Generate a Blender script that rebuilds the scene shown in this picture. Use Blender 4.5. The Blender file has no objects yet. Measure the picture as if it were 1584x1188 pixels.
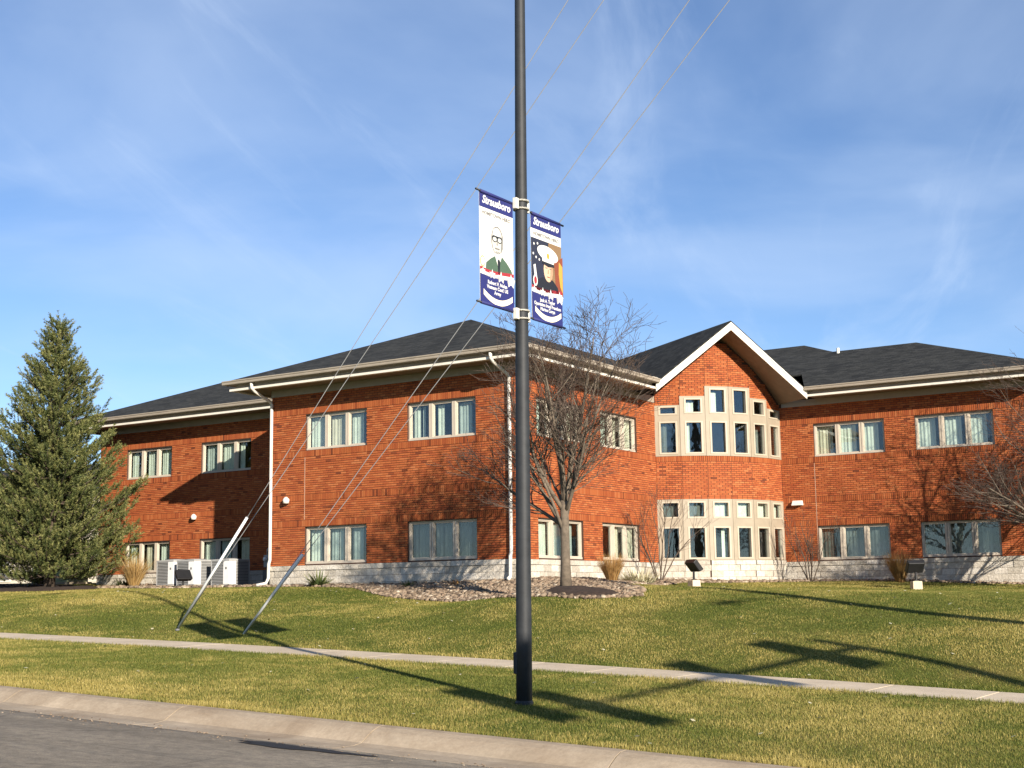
import bpy, math, random
import numpy as np
from mathutils import Matrix, Vector

R = math.radians
scene = bpy.context.scene
COL = scene.collection
random.seed(7)
rng = np.random.default_rng(7)

# ------------------------------------------------------------------ camera
CAM = np.array([20.8075, -32.5894, -0.1516])
YAW, PITCH, ROLL, FPX = R(32.632), R(8.781), R(-0.844), 2132.69
_fw = np.array([-math.sin(YAW) * math.cos(PITCH), math.cos(YAW) * math.cos(PITCH), math.sin(PITCH)])
_rt = np.array([math.cos(YAW), math.sin(YAW), 0.0])
_up = np.cross(_rt, _fw)
_r2 = _rt * math.cos(ROLL) + _up * math.sin(ROLL)
_u2 = -_rt * math.sin(ROLL) + _up * math.cos(ROLL)
cam_data = bpy.data.cameras.new('camera')
cam = bpy.data.objects.new('camera', cam_data)
COL.objects.link(cam)
cam.matrix_world = Matrix(((_r2[0], _u2[0], -_fw[0], CAM[0]), (_r2[1], _u2[1], -_fw[1], CAM[1]),
                           (_r2[2], _u2[2], -_fw[2], CAM[2]), (0, 0, 0, 1)))
cam_data.sensor_fit = 'HORIZONTAL'
cam_data.sensor_width = 36.0
cam_data.lens = 36.0 * FPX / 1584.0
cam_data.clip_start = 0.1
cam_data.clip_end = 3000.0
scene.camera = cam

# ------------------------------------------------------------------ sky and sun
SUN_DIR = Vector((1.644, -1.0, 0.66)).normalized()          # towards the sun
SUN_EL = math.asin(SUN_DIR.z)
world = bpy.data.worlds.new('World')
scene.world = world
world.use_nodes = True
wt = world.node_tree
wt.nodes.clear()
w_out = wt.nodes.new('ShaderNodeOutputWorld')
w_bg = wt.nodes.new('ShaderNodeBackground')
w_sky = wt.nodes.new('ShaderNodeTexSky')
w_sky.sky_type = 'NISHITA'
w_sky.sun_disc = False
w_sky.sun_elevation = SUN_EL
w_sky.sun_rotation = math.atan2(SUN_DIR.x, SUN_DIR.y)
w_sky.altitude = 200
w_sky.air_density = 0.85
w_sky.dust_density = 0.0
w_sky.ozone_density = 3.5
w_bg.inputs['Strength'].default_value = 0.076
# thin cirrus: noise stretched along a drifting direction on a high cloud layer
w_tc = wt.nodes.new('ShaderNodeTexCoord')
w_sep = wt.nodes.new('ShaderNodeSeparateXYZ')
wt.links.new(w_tc.outputs['Generated'], w_sep.inputs[0])
w_zc = wt.nodes.new('ShaderNodeMath'); w_zc.operation = 'MAXIMUM'; w_zc.inputs[1].default_value = 0.0
wt.links.new(w_sep.outputs[2], w_zc.inputs[0])
w_za = wt.nodes.new('ShaderNodeMath'); w_za.operation = 'ADD'; w_za.inputs[1].default_value = 0.12
wt.links.new(w_zc.outputs[0], w_za.inputs[0])
w_dx = wt.nodes.new('ShaderNodeMath'); w_dx.operation = 'DIVIDE'
w_dy = wt.nodes.new('ShaderNodeMath'); w_dy.operation = 'DIVIDE'
wt.links.new(w_sep.outputs[0], w_dx.inputs[0]); wt.links.new(w_za.outputs[0], w_dx.inputs[1])
wt.links.new(w_sep.outputs[1], w_dy.inputs[0]); wt.links.new(w_za.outputs[0], w_dy.inputs[1])
w_cmb = wt.nodes.new('ShaderNodeCombineXYZ')
wt.links.new(w_dx.outputs[0], w_cmb.inputs[0]); wt.links.new(w_dy.outputs[0], w_cmb.inputs[1])
def w_noise(rot, scl, nscale, detail, lo, hi, dist, rough=0.55, off=(0, 0, 0)):
    vr = wt.nodes.new('ShaderNodeVectorRotate'); vr.rotation_type = 'Z_AXIS'; vr.inputs['Angle'].default_value = R(rot)
    wt.links.new(w_cmb.outputs[0], vr.inputs['Vector'])
    mp = wt.nodes.new('ShaderNodeMapping')
    mp.inputs['Scale'].default_value = scl; mp.inputs['Location'].default_value = off
    wt.links.new(vr.outputs[0], mp.inputs['Vector'])
    nz = wt.nodes.new('ShaderNodeTexNoise')
    nz.inputs['Scale'].default_value = nscale; nz.inputs['Detail'].default_value = detail
    nz.inputs['Roughness'].default_value = rough; nz.inputs['Distortion'].default_value = dist
    wt.links.new(mp.outputs[0], nz.inputs['Vector'])
    mr = wt.nodes.new('ShaderNodeMapRange'); mr.interpolation_type = 'SMOOTHSTEP'
    mr.inputs['From Min'].default_value = lo; mr.inputs['From Max'].default_value = hi
    wt.links.new(nz.outputs['Fac'], mr.inputs['Value'])
    return mr.outputs[0]
c1 = w_noise(0, (1, 1, 1), 1.15, 6, 0.36, 0.72, 0.35, 0.5, (0.4, 0.9, 0))                         # broad veils
c2 = w_noise(-20, (2.8, 0.6, 1), 1.5, 7, 0.50, 0.80, 0.7, 0.6, (3.1, 1.7, 0))    # wisps drawn out along the wind
w_s2 = wt.nodes.new('ShaderNodeMath'); w_s2.operation = 'MULTIPLY'; w_s2.inputs[1].default_value = 0.27
wt.links.new(c2, w_s2.inputs[0])
w_s1 = wt.nodes.new('ShaderNodeMath'); w_s1.operation = 'MULTIPLY'; w_s1.inputs[1].default_value = 0.34
wt.links.new(c1, w_s1.inputs[0])
w_ad = wt.nodes.new('ShaderNodeMath'); w_ad.operation = 'ADD'; w_ad.use_clamp = True
wt.links.new(w_s1.outputs[0], w_ad.inputs[0]); wt.links.new(w_s2.outputs[0], w_ad.inputs[1])
w_mix = wt.nodes.new('ShaderNodeMix'); w_mix.data_type = 'RGBA'
wt.links.new(w_ad.outputs[0], w_mix.inputs['Factor'])
w_tint = wt.nodes.new('ShaderNodeMix'); w_tint.data_type = 'RGBA'; w_tint.blend_type = 'MULTIPLY'; w_tint.inputs['Factor'].default_value = 1.0
wt.links.new(w_sky.outputs[0], w_tint.inputs['A']); w_tint.inputs['B'].default_value = (1.0, 0.985, 1.03, 1)
wt.links.new(w_tint.outputs['Result'], w_mix.inputs['A'])
w_mix.inputs['B'].default_value = (5.0, 6.0, 7.6, 1)
wt.links.new(w_mix.outputs['Result'], w_bg.inputs['Color'])
wt.links.new(w_bg.outputs[0], w_out.inputs['Surface'])

sun_data = bpy.data.lights.new('sun', 'SUN')
sun_data.energy = 5.0
sun_data.angle = R(0.53)
sun_data.color = (1.0, 0.90, 0.76)
sun = bpy.data.objects.new('sun', sun_data)
COL.objects.link(sun)
sun.location = (40, -30, 30)
sun.rotation_euler = SUN_DIR.to_track_quat('Z', 'Y').to_euler()

scene.view_settings.view_transform = 'Standard'
scene.view_settings.look = 'None'
scene.view_settings.exposure = 1.0
scene.view_settings.gamma = 1.0
scene.view_settings.use_curve_mapping = False

# ------------------------------------------------------------------ helpers
def tag(o, label=None, cat=None, group=None, kind=None):
    if label: o['label'] = label
    if cat: o['category'] = cat
    if group: o['group'] = group
    if kind: o['kind'] = kind
    return o

def link(o, parent=None):
    COL.objects.link(o)
    if parent is not None: o.parent = parent
    return o

def empty(name, loc=(0, 0, 0), rz=0.0):
    o = bpy.data.objects.new(name, None)
    o.empty_display_size = 0.3
    o.location = loc; o.rotation_euler = (0, 0, rz)
    return link(o)

def copy_tree(o, parent=None):
    c = o.copy(); COL.objects.link(c); c.parent = parent
    for ch in list(o.children): copy_tree(ch, c)
    return c

class MB:
    def __init__(s): s.v = []; s.f = []
    def add(s, vs, fs):
        b = len(s.v); s.v += [tuple(map(float, q)) for q in vs]; s.f += [tuple(b + i for i in q) for q in fs]
    def quad(s, a, b, c, d): s.add([a, b, c, d], [(0, 1, 2, 3)])
    def hexa(s, P):   # 8 pts: bottom 4 ccw, top 4 ccw
        s.add(P, [(3, 2, 1, 0), (4, 5, 6, 7), (0, 1, 5, 4), (1, 2, 6, 5), (2, 3, 7, 6), (3, 0, 4, 7)])
    def box(s, x0, x1, y0, y1, z0, z1):
        s.hexa([(x0, y0, z0), (x1, y0, z0), (x1, y1, z0), (x0, y1, z0), (x0, y0, z1), (x1, y0, z1), (x1, y1, z1), (x0, y1, z1)])
    def wbox(s, fr, u0, u1, d0, d1, z0, z1):  # in a wall frame, d outward
        a, b = (d1, d0) if d1 > d0 else (d0, d1)
        P = [fr(u0, a, z0), fr(u1, a, z0), fr(u1, b, z0), fr(u0, b, z0), fr(u0, a, z1), fr(u1, a, z1), fr(u1, b, z1), fr(u0, b, z1)]
        s.hexa(P)
    def tube(s, path, radii, n=8, caps=True):
        path = [Vector(p) for p in path]; m = len(path)
        if not hasattr(radii, '__len__'): radii = [radii] * m
        b = len(s.v); ref = None
        for i in range(m):
            t = (path[min(i + 1, m - 1)] - path[max(i - 1, 0)])
            t = t.normalized() if t.length > 1e-9 else Vector((0, 0, 1))
            if ref is None: ref = t.orthogonal().normalized()
            ref = (ref - t * ref.dot(t)); ref = ref.normalized() if ref.length > 1e-6 else t.orthogonal().normalized()
            q = t.cross(ref)
            for k in range(n):
                a = 2 * math.pi * k / n
                p = path[i] + (ref * math.cos(a) + q * math.sin(a)) * radii[i]
                s.v.append((p.x, p.y, p.z))
        for i in range(m - 1):
            for k in range(n):
                k2 = (k + 1) % n
                s.f.append((b + i * n + k, b + i * n + k2, b + (i + 1) * n + k2, b + (i + 1) * n + k))
        if caps:
            s.f.append(tuple(b + k for k in reversed(range(n))))
            s.f.append(tuple(b + (m - 1) * n + k for k in range(n)))
    def lathe(s, prof, n=16, c=(0, 0, 0)):
        b = len(s.v)
        for r, z in prof:
            for k in range(n):
                a = 2 * math.pi * k / n; s.v.append((c[0] + r * math.cos(a), c[1] + r * math.sin(a), c[2] + z))
        for i in range(len(prof) - 1):
            for k in range(n):
                k2 = (k + 1) % n
                s.f.append((b + i * n + k, b + i * n + k2, b + (i + 1) * n + k2, b + (i + 1) * n + k))
        s.f.append(tuple(b + k for k in reversed(range(n)))); s.f.append(tuple(b + (len(prof) - 1) * n + k for k in range(n)))
    def build(s, name, mat, parent=None, smooth=False, bevel=0.0):
        me = bpy.data.meshes.new(name)
        me.from_pydata(s.v, [], s.f); me.update()
        if mat: me.materials.append(mat)
        if smooth: me.polygons.foreach_set('use_smooth', [True] * len(me.polygons))
        o = bpy.data.objects.new(name, me); link(o, parent)
        if bevel:
            bv = o.modifiers.new('bevel', 'BEVEL'); bv.width = bevel; bv.segments = 2; bv.limit_method = 'ANGLE'
        return o

def frame(o, deg_or_dir):
    if hasattr(deg_or_dir, '__len__'): c, s_ = deg_or_dir
    else: c, s_ = math.cos(R(deg_or_dir)), math.sin(R(deg_or_dir))
    ox, oy = o
    def fr(u, d, z): return (ox + c * u + s_ * d, oy + s_ * u - c * d, z)
    fr.o = o; fr.dir = (c, s_); fr.rz = math.atan2(s_, c)
    return fr

def big_mesh(name, V, F, mat, parent=None, smooth=False):
    """V (n,3), F (m,k) numpy"""
    me = bpy.data.meshes.new(name)
    n, (m, k) = len(V), F.shape
    me.vertices.add(n); me.vertices.foreach_set('co', np.ascontiguousarray(V, np.float32).ravel())
    me.loops.add(m * k); me.loops.foreach_set('vertex_index', np.ascontiguousarray(F, np.int32).ravel())
    me.polygons.add(m); me.polygons.foreach_set('loop_start', np.arange(0, m * k, k, dtype=np.int32))
    me.polygons.foreach_set('loop_total', np.full(m, k, np.int32))
    me.polygons.foreach_set('use_smooth', np.full(m, bool(smooth)))
    me.update(calc_edges=True)
    if mat: me.materials.append(mat)
    o = bpy.data.objects.new(name, me); link(o, parent)
    return o

# ------------------------------------------------------------------ materials
class NT:
    def __init__(s, name):
        s.m = bpy.data.materials.new(name); s.m.use_nodes = True; s.t = s.m.node_tree
        s.p = s.t.nodes['Principled BSDF']; s.out = s.t.nodes['Material Output']
    def n(s, typ, **kw):
        nd = s.t.nodes.new(typ)
        for k, v in kw.items():
            if k.startswith('_'): setattr(nd, k[1:], v)
            else: nd.inputs[k].default_value = v
        return nd
    def l(s, a, b): s.t.links.new(a, b)
    def coords(s, kind='Object'):
        return s.n('ShaderNodeTexCoord').outputs[kind]
    def noise(s, scale, detail=4, rough=0.55, vec=None, dist=0.0, mapscale=None):
        nz = s.n('ShaderNodeTexNoise', Scale=scale, Detail=detail, Roughness=rough, Distortion=dist)
        v = vec or s.coords()
        if mapscale:
            mp = s.n('ShaderNodeMapping', Scale=mapscale); s.l(v, mp.inputs['Vector']); v = mp.outputs[0]
        s.l(v, nz.inputs['Vector']); return nz.outputs['Fac']
    def ramp(s, fac, stops, interp='LINEAR'):
        r = s.n('ShaderNodeValToRGB'); r.color_ramp.interpolation = interp
        e = r.color_ramp.elements
        while len(e) < len(stops): e.new(0.5)
        for el, (p, c) in zip(e, stops): el.position = p; el.color = (*c, 1) if len(c) == 3 else c
        s.l(fac, r.inputs['Fac']); return r.outputs['Color']
    def mix(s, fac, a, b, typ='MIX'):
        m = s.n('ShaderNodeMix', _data_type='RGBA', _blend_type=typ)
        for sock, v in (('Factor', fac), ('A', a), ('B', b)):
            if isinstance(v, (int, float)): m.inputs[sock].default_value = v
            elif isinstance(v, (tuple, list)): m.inputs[sock].default_value = (*v, 1)
            else: s.l(v, m.inputs[sock])
        return m.outputs['Result']
    def bump(s, h, strength=0.5, dist=0.02):
        b = s.n('ShaderNodeBump', Strength=strength, Distance=dist); s.l(h, b.inputs['Height']); s.l(b.outputs[0], s.p.inputs['Normal'])
    def base(s, c):
        if isinstance(c, (tuple, list)): s.p.inputs['Base Color'].default_value = (*c, 1)
        else: s.l(c, s.p.inputs['Base Color'])
    def rough(s, r): s.p.inputs['Roughness'].default_value = r
    def spec(s, r): s.p.inputs['Specular IOR Level'].default_value = r

def plain(name, c, rough=0.6, var=0.15, scale=6.0, bump=0.0, metal=0.0, spec=0.4, bscale=40.0):
    t = NT(name)
    lo = tuple(max(0, x * (1 - var)) for x in c); hi = tuple(min(1, x * (1 + var)) for x in c)
    t.base(t.ramp(t.noise(scale, 6, 0.6), [(0.3, lo), (0.7, hi)]))
    t.rough(rough); t.spec(spec); t.p.inputs['Metallic'].default_value = metal
    if bump: t.bump(t.noise(bscale, 4), bump, 0.01)
    return t.m

BR = [(0.0, (0.14, 0.036, 0.015)), (0.035, (0.25, 0.058, 0.018)), (0.08, (0.315, 0.074, 0.024)),
      (0.5, (0.366, 0.096, 0.029)), (0.85, (0.41, 0.117, 0.036)), (1.0, (0.44, 0.145, 0.052))]
def brick_mat(name, island, k=1.0):
    t = NT(name)
    k *= 0.93
    st = [(p, tuple(c * k for c in col)) for p, col in BR]
    if island: rnd = t.n('ShaderNodeNewGeometry').outputs['Random Per Island']
    else: rnd = t.n('ShaderNodeObjectInfo').outputs['Random']
    c = t.ramp(rnd, st)
    geo = t.n('ShaderNodeNewGeometry').outputs['Position']
    nz = t.noise(0.45, 3, vec=geo)
    c = t.mix(t.ramp(nz, [(0.40, (0, 0, 0)), (0.75, (0.16, 0.16, 0.16))]), c, (0.20, 0.050, 0.018))
    fine = t.noise(55, 4, 0.7, vec=geo)
    c = t.mix(0.28, c, t.ramp(fine, [(0.25, (0.3, 0.3, 0.3)), (0.75, (0.72, 0.72, 0.72))]), 'OVERLAY')
    t.base(c); t.rough(0.85); t.spec(0.25)
    t.bump(fine, 0.5, 0.006)
    return t.m

M = {}
M['brick'] = brick_mat('brick_fired_clay', True)
M['brick_one'] = brick_mat('brick_fired_clay_single', False)
M['soldier'] = brick_mat('soldier_brick', True, 0.86)
M['mortar'] = plain('mortar', (0.060, 0.030, 0.020), 0.9, 0.25, 20, 0.3)
def stone_mat(name, island):
    t = NT(name)
    rnd = t.n('ShaderNodeNewGeometry').outputs['Random Per Island'] if island else t.n('ShaderNodeObjectInfo').outputs['Random']
    c = t.ramp(rnd, [(0, (0.40, 0.365, 0.31)), (0.5, (0.49, 0.45, 0.385)), (1, (0.57, 0.53, 0.47))])
    geo = t.n('ShaderNodeNewGeometry').outputs['Position']
    f = t.noise(9, 8, 0.7, vec=geo)
    c = t.mix(0.55, c, t.ramp(f, [(0.3, (0.32, 0.30, 0.27)), (0.7, (0.72, 0.72, 0.72))]), 'OVERLAY')
    t.base(c); t.rough(0.95); t.spec(0.15); t.bump(t.noise(14, 8, 0.75, vec=geo), 1.0, 0.05)
    return t.m
M['stone'] = stone_mat('split_limestone', True)
M['stone_one'] = stone_mat('split_limestone_single', False)
M['cream'] = plain('cream_trim', (0.46, 0.40, 0.325), 0.55, 0.06, 3, 0.05)
M['taupe'] = plain('taupe_gutter', (0.31, 0.265, 0.21), 0.5, 0.08, 3, 0.0)
M['trim_white'] = plain('white_trim', (0.66, 0.62, 0.54), 0.5, 0.05, 4)
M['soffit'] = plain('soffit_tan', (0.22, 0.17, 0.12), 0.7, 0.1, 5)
M['bay_frame'] = plain('bay_frame_tan', (0.40, 0.345, 0.265), 0.6, 0.06, 3)
M['bay_panel'] = plain('bay_panel_tan', (0.29, 0.245, 0.182), 0.6, 0.08, 3, 0.08)
M['spout'] = plain('spout_white', (0.62, 0.59, 0.53), 0.45, 0.05, 3)
M['curtain'] = plain('curtain_pale', (0.56, 0.58, 0.50), 0.9, 0.10, 5, 0.1)
M['curtain_dark'] = plain('curtain_dim', (0.11, 0.12, 0.11), 0.9, 0.15, 5, 0.1)
M['curtain_grey'] = plain('curtain_grey', (0.36, 0.40, 0.37), 0.9, 0.12, 5, 0.1)
M['curtain_warm'] = plain('curtain_warm', (0.58, 0.52, 0.40), 0.9, 0.12, 5, 0.1)
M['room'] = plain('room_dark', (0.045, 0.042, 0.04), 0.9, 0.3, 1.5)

def glass_mat():
    t = NT('window_glass'); t.t.nodes.remove(t.p)
    tr = t.n('ShaderNodeBsdfTransparent', Color=(0.92, 0.96, 0.95, 1))
    gl = t.n('ShaderNodeBsdfGlossy', Color=(0.92, 0.97, 1.0, 1), Roughness=0.015)
    lw = t.n('ShaderNodeLayerWeight', Blend=0.5)
    pw = t.n('ShaderNodeMath', _operation='POWER'); pw.inputs[1].default_value = 4.0; t.l(lw.outputs['Facing'], pw.inputs[0])
    fr = t.n('ShaderNodeMath', _operation='MULTIPLY_ADD'); fr.inputs[1].default_value = 0.85; fr.inputs[2].default_value = 0.07; t.l(pw.outputs[0], fr.inputs[0])
    bp = t.n('ShaderNodeBump', Strength=0.035, Distance=0.05)
    t.l(t.noise(1.7, 2, vec=t.n('ShaderNodeNewGeometry').outputs['Position']), bp.inputs['Height']); t.l(bp.outputs[0], gl.inputs['Normal'])
    mx = t.n('ShaderNodeMixShader'); t.l(fr.outputs[0], mx.inputs[0]); t.l(tr.outputs[0], mx.inputs[1]); t.l(gl.outputs[0], mx.inputs[2])
    t.l(mx.outputs[0], t.out.inputs['Surface']); return t.m
M['glass'] = glass_mat()

def shingle_mat():
    t = NT('asphalt_shingle')
    uv = t.coords('UV')
    bt = t.n('ShaderNodeTexBrick', Scale=1.0); bt.offset = 0.5
    bt.inputs['Brick Width'].default_value = 0.30; bt.inputs['Row Height'].default_value = 0.14
    bt.inputs['Mortar Size'].default_value = 0.008; bt.inputs['Bias'].default_value = 0.0
    bt.inputs['Color1'].default_value = (0.012, 0.013, 0.013, 1); bt.inputs['Color2'].default_value = (0.042, 0.043, 0.041, 1)
    bt.inputs['Mortar'].default_value = (0.010, 0.010, 0.011, 1)
    t.l(uv, bt.inputs['Vector'])
    geo = t.n('ShaderNodeNewGeometry').outputs['Position']
    c = t.mix(t.ramp(t.noise(1.1, 5, vec=geo), [(0.35, (0, 0, 0)), (0.7, (0.4, 0.4, 0.4))]), bt.outputs['Color'], (0.038, 0.038, 0.034))
    c = t.mix(0.5, c, t.ramp(t.noise(9, 6, 0.85, vec=geo), [(0.3, (0.12, 0.12, 0.12)), (0.7, (0.88, 0.88, 0.86))]), 'OVERLAY')
    t.base(c); t.rough(0.92); t.spec(0.2); t.bump(bt.outputs['Fac'], 0.4, -0.01)
    return t.m
M['shingle'] = shingle_mat()

def grass_ground_mat():
    t = NT('lawn_soil_and_thatch')
    p = t.n('ShaderNodeNewGeometry').outputs['Position']
    patch = t.noise(0.35, 5, 0.6, vec=p, dist=0.4)
    c = t.ramp(patch, [(0.30, (0.050, 0.080, 0.010)), (0.5, (0.085, 0.105, 0.018)), (0.72, (0.17, 0.145, 0.04))])
    fine = t.noise(24, 6, 0.75, vec=p)
    c = t.mix(0.7, c, t.ramp(fine, [(0.28, (0.18, 0.18, 0.18)), (0.72, (0.8, 0.8, 0.8))]), 'OVERLAY')
    t.base(c); t.rough(0.95); t.spec(0.1); t.bump(fine, 0.8, 0.05)
    return t.m
M['ground'] = grass_ground_mat()

def blade_mat():
    t = NT('grass_blade')
    at = t.n('ShaderNodeAttribute', _attribute_name='tone').outputs['Fac']
    dry = t.n('ShaderNodeAttribute', _attribute_name='dry').outputs['Fac']
    g = t.ramp(at, [(0.0, (0.078, 0.102, 0.016)), (0.5, (0.135, 0.152, 0.028)), (1.0, (0.22, 0.222, 0.050))])
    s = t.ramp(at, [(0.0, (0.24, 0.19, 0.045)), (0.5, (0.38, 0.30, 0.085)), (1.0, (0.56, 0.45, 0.17))])
    c = t.mix(dry, g, s)
    t.base(c); t.rough(0.6); t.spec(0.25)
    # leaves let some light through
    tl = t.n('ShaderNodeBsdfTranslucent'); t.l(c, tl.inputs['Color'])
    mx = t.n('ShaderNodeMixShader', Fac=0.3); t.l(t.p.outputs[0], mx.inputs[1]); t.l(tl.outputs[0], mx.inputs[2])
    t.l(mx.outputs[0], t.out.inputs['Surface'])
    return t.m
M['blade'] = blade_mat()

def concrete_mat(name, c, dirt, amount=0.5):
    t = NT(name)
    p = t.n('ShaderNodeNewGeometry').outputs['Position']
    b = t.ramp(t.noise(1.3, 8, 0.65, vec=p), [(0.3, tuple(x * 0.84 for x in c)), (0.7, tuple(min(1, x * 1.1) for x in c))])
    b = t.mix(t.ramp(t.noise(0.7, 6, 0.7, vec=p, dist=0.8), [(0.4, (0, 0, 0)), (0.72, (amount, amount, amount))]), b, dirt)
    f = t.noise(22, 7, 0.8, vec=p)
    b = t.mix(0.5, b, t.ramp(f, [(0.25, (0.3, 0.3, 0.3)), (0.75, (0.7, 0.7, 0.7))]), 'OVERLAY')
    t.base(b); t.rough(0.9); t.spec(0.2); t.bump(f, 0.4, 0.006)
    return t.m
M['walk'] = concrete_mat('sidewalk_concrete', (0.56, 0.465, 0.345), (0.38, 0.31, 0.22), 0.5)
M['kerb'] = concrete_mat('kerb_concrete', (0.37, 0.30, 0.22), (0.20, 0.145, 0.095), 0.85)
def asphalt_mat():
    t = NT('asphalt')
    p = t.n('ShaderNodeNewGeometry').outputs['Position']
    c = t.ramp(t.noise(0.5, 6, 0.6, vec=p, mapscale=(0.35, 1.6, 1)), [(0.3, (0.14, 0.120, 0.096)), (0.5, (0.20, 0.172, 0.138)), (0.7, (0.27, 0.235, 0.19))])
    f = t.noise(55, 5, 0.85, vec=p)
    c = t.mix(0.8, c, t.ramp(f, [(0.25, (0.15, 0.15, 0.15)), (0.75, (0.85, 0.84, 0.8))]), 'OVERLAY')
    mid = t.noise(7, 6, 0.75, vec=p)
    c = t.mix(0.75, c, t.ramp(mid, [(0.25, (0.22, 0.22, 0.22)), (0.75, (0.78, 0.77, 0.74))]), 'OVERLAY')
    c = t.mix(t.ramp(t.noise(0.9, 5, 0.7, vec=p, mapscale=(0.3, 2.2, 1)), [(0.52, (0, 0, 0)), (0.68, (0.55, 0.55, 0.55))]), c, (0.075, 0.068, 0.060))
    v = t.n('ShaderNodeTexVoronoi', Scale=0.55, _feature='DISTANCE_TO_EDGE'); t.l(p, v.inputs['Vector'])
    crack = t.ramp(v.outputs['Distance'], [(0.0, (0.35, 0.35, 0.35)), (0.012, (0, 0, 0))])
    c = t.mix(crack, c, (0.03, 0.028, 0.025))
    t.base(c); t.rough(0.85); t.spec(0.3); t.bump(f, 0.7, 0.012)
    return t.m
M['asphalt'] = asphalt_mat()
M['tar'] = plain('wet_tar', (0.012, 0.012, 0.013), 0.75, 0.3, 6, 0.6, bscale=60)
M['pole'] = plain('charcoal_paint', (0.021, 0.023, 0.026), 0.6, 0.25, 7, 0.12, spec=0.35)
M['galv'] = plain('galvanised_steel', (0.55, 0.56, 0.56), 0.4, 0.12, 9, 0.0, metal=0.7)
M['wire'] = plain('wire_grey', (0.27, 0.27, 0.27), 0.6, 0.1, 3)
M['bracket'] = plain('bracket_aluminium', (0.58, 0.56, 0.50), 0.5, 0.12, 12, 0.0)
M['guard'] = plain('guy_guard_plastic', (0.66, 0.67, 0.66), 0.5, 0.1, 3)
M['black'] = plain('black_enamel', (0.012, 0.012, 0.013), 0.5, 0.2, 6)
M['condenser'] = plain('condenser_grey', (0.34, 0.34, 0.33), 0.5, 0.08, 5)
M['condenser_white'] = plain('condenser_panel', (0.74, 0.73, 0.71), 0.45, 0.05, 5)
M['coil'] = plain('coil_dark', (0.13, 0.13, 0.13), 0.6, 0.2, 20)
M['bark'] = plain('bark_grey_brown', (0.118, 0.093, 0.068), 0.9, 0.35, 9, 0.7, bscale=50)
M['twig'] = plain('twig_brown', (0.070, 0.047, 0.035), 0.85, 0.3, 6, 0.2)
M['bark_dark'] = plain('bark_dark', (0.075, 0.055, 0.04), 0.9, 0.3, 9, 0.6)
M['rock'] = None
M['mulch'] = plain('bark_mulch', (0.036, 0.022, 0.015), 0.95, 0.5, 14, 1.0, bscale=30)
M['utility_green'] = plain('cabinet_green', (0.42, 0.46, 0.28), 0.6, 0.06, 3)
M['wood_pole'] = plain('weathered_wood', (0.16, 0.12, 0.085), 0.9, 0.3, 8, 0.4)
def rock_mat():
    t = NT('river_rock')
    rnd = t.n('ShaderNodeNewGeometry').outputs['Random Per Island']
    c = t.ramp(rnd, [(0, (0.08, 0.058, 0.042)), (0.3, (0.17, 0.125, 0.085)), (0.6, (0.26, 0.20, 0.14)), (0.88, (0.21, 0.145, 0.10)), (1, (0.44, 0.38, 0.29))])
    t.base(c); t.rough(0.85); t.spec(0.2); t.bump(t.noise(30, 4), 0.4, 0.01); return t.m
M['rock'] = rock_mat()
def needle_mat():
    t = NT('conifer_needles')
    at = t.n('ShaderNodeAttribute', _attribute_name='tone').outputs['Fac']
    c = t.ramp(at, [(0.0, (0.034, 0.050, 0.016)), (0.5, (0.095, 0.112, 0.032)), (1.0, (0.22, 0.215, 0.075))])
    t.base(c); t.rough(0.6); t.spec(0.3)
    tl = t.n('ShaderNodeBsdfTranslucent'); t.l(c, tl.inputs['Color'])
    mx = t.n('ShaderNodeMixShader', Fac=0.15); t.l(t.p.outputs[0], mx.inputs[1]); t.l(tl.outputs[0], mx.inputs[2])
    t.l(mx.outputs[0], t.out.inputs['Surface'])
    return t.m
M['needle'] = needle_mat()
def tone_mat(name, stops, transl=0.2):
    t = NT(name)
    at = t.n('ShaderNodeAttribute', _attribute_name='tone').outputs['Fac']
    c = t.ramp(at, stops); t.base(c); t.rough(0.7); t.spec(0.2)
    tl = t.n('ShaderNodeBsdfTranslucent'); t.l(c, tl.inputs['Color'])
    mx = t.n('ShaderNodeMixShader', Fac=transl); t.l(t.p.outputs[0], mx.inputs[1]); t.l(tl.outputs[0], mx.inputs[2])
    t.l(mx.outputs[0], t.out.inputs['Surface']); return t.m
M['straw'] = tone_mat('dry_ornamental_grass', [(0, (0.26, 0.15, 0.05)), (0.5, (0.42, 0.27, 0.10)), (1, (0.60, 0.45, 0.22))], 0.35)
M['rust'] = tone_mat('russet_ornamental_grass', [(0, (0.17, 0.085, 0.03)), (0.5, (0.34, 0.19, 0.065)), (1, (0.50, 0.32, 0.13))], 0.3)
M['yucca'] = tone_mat('yucca_leaf', [(0, (0.03, 0.05, 0.015)), (0.5, (0.07, 0.10, 0.03)), (1, (0.20, 0.20, 0.08))], 0.15)
M['pale_leaf'] = tone_mat('pale_leaf', [(0, (0.20, 0.20, 0.10)), (0.5, (0.46, 0.42, 0.26)), (1, (0.72, 0.68, 0.52))], 0.25)

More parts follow.
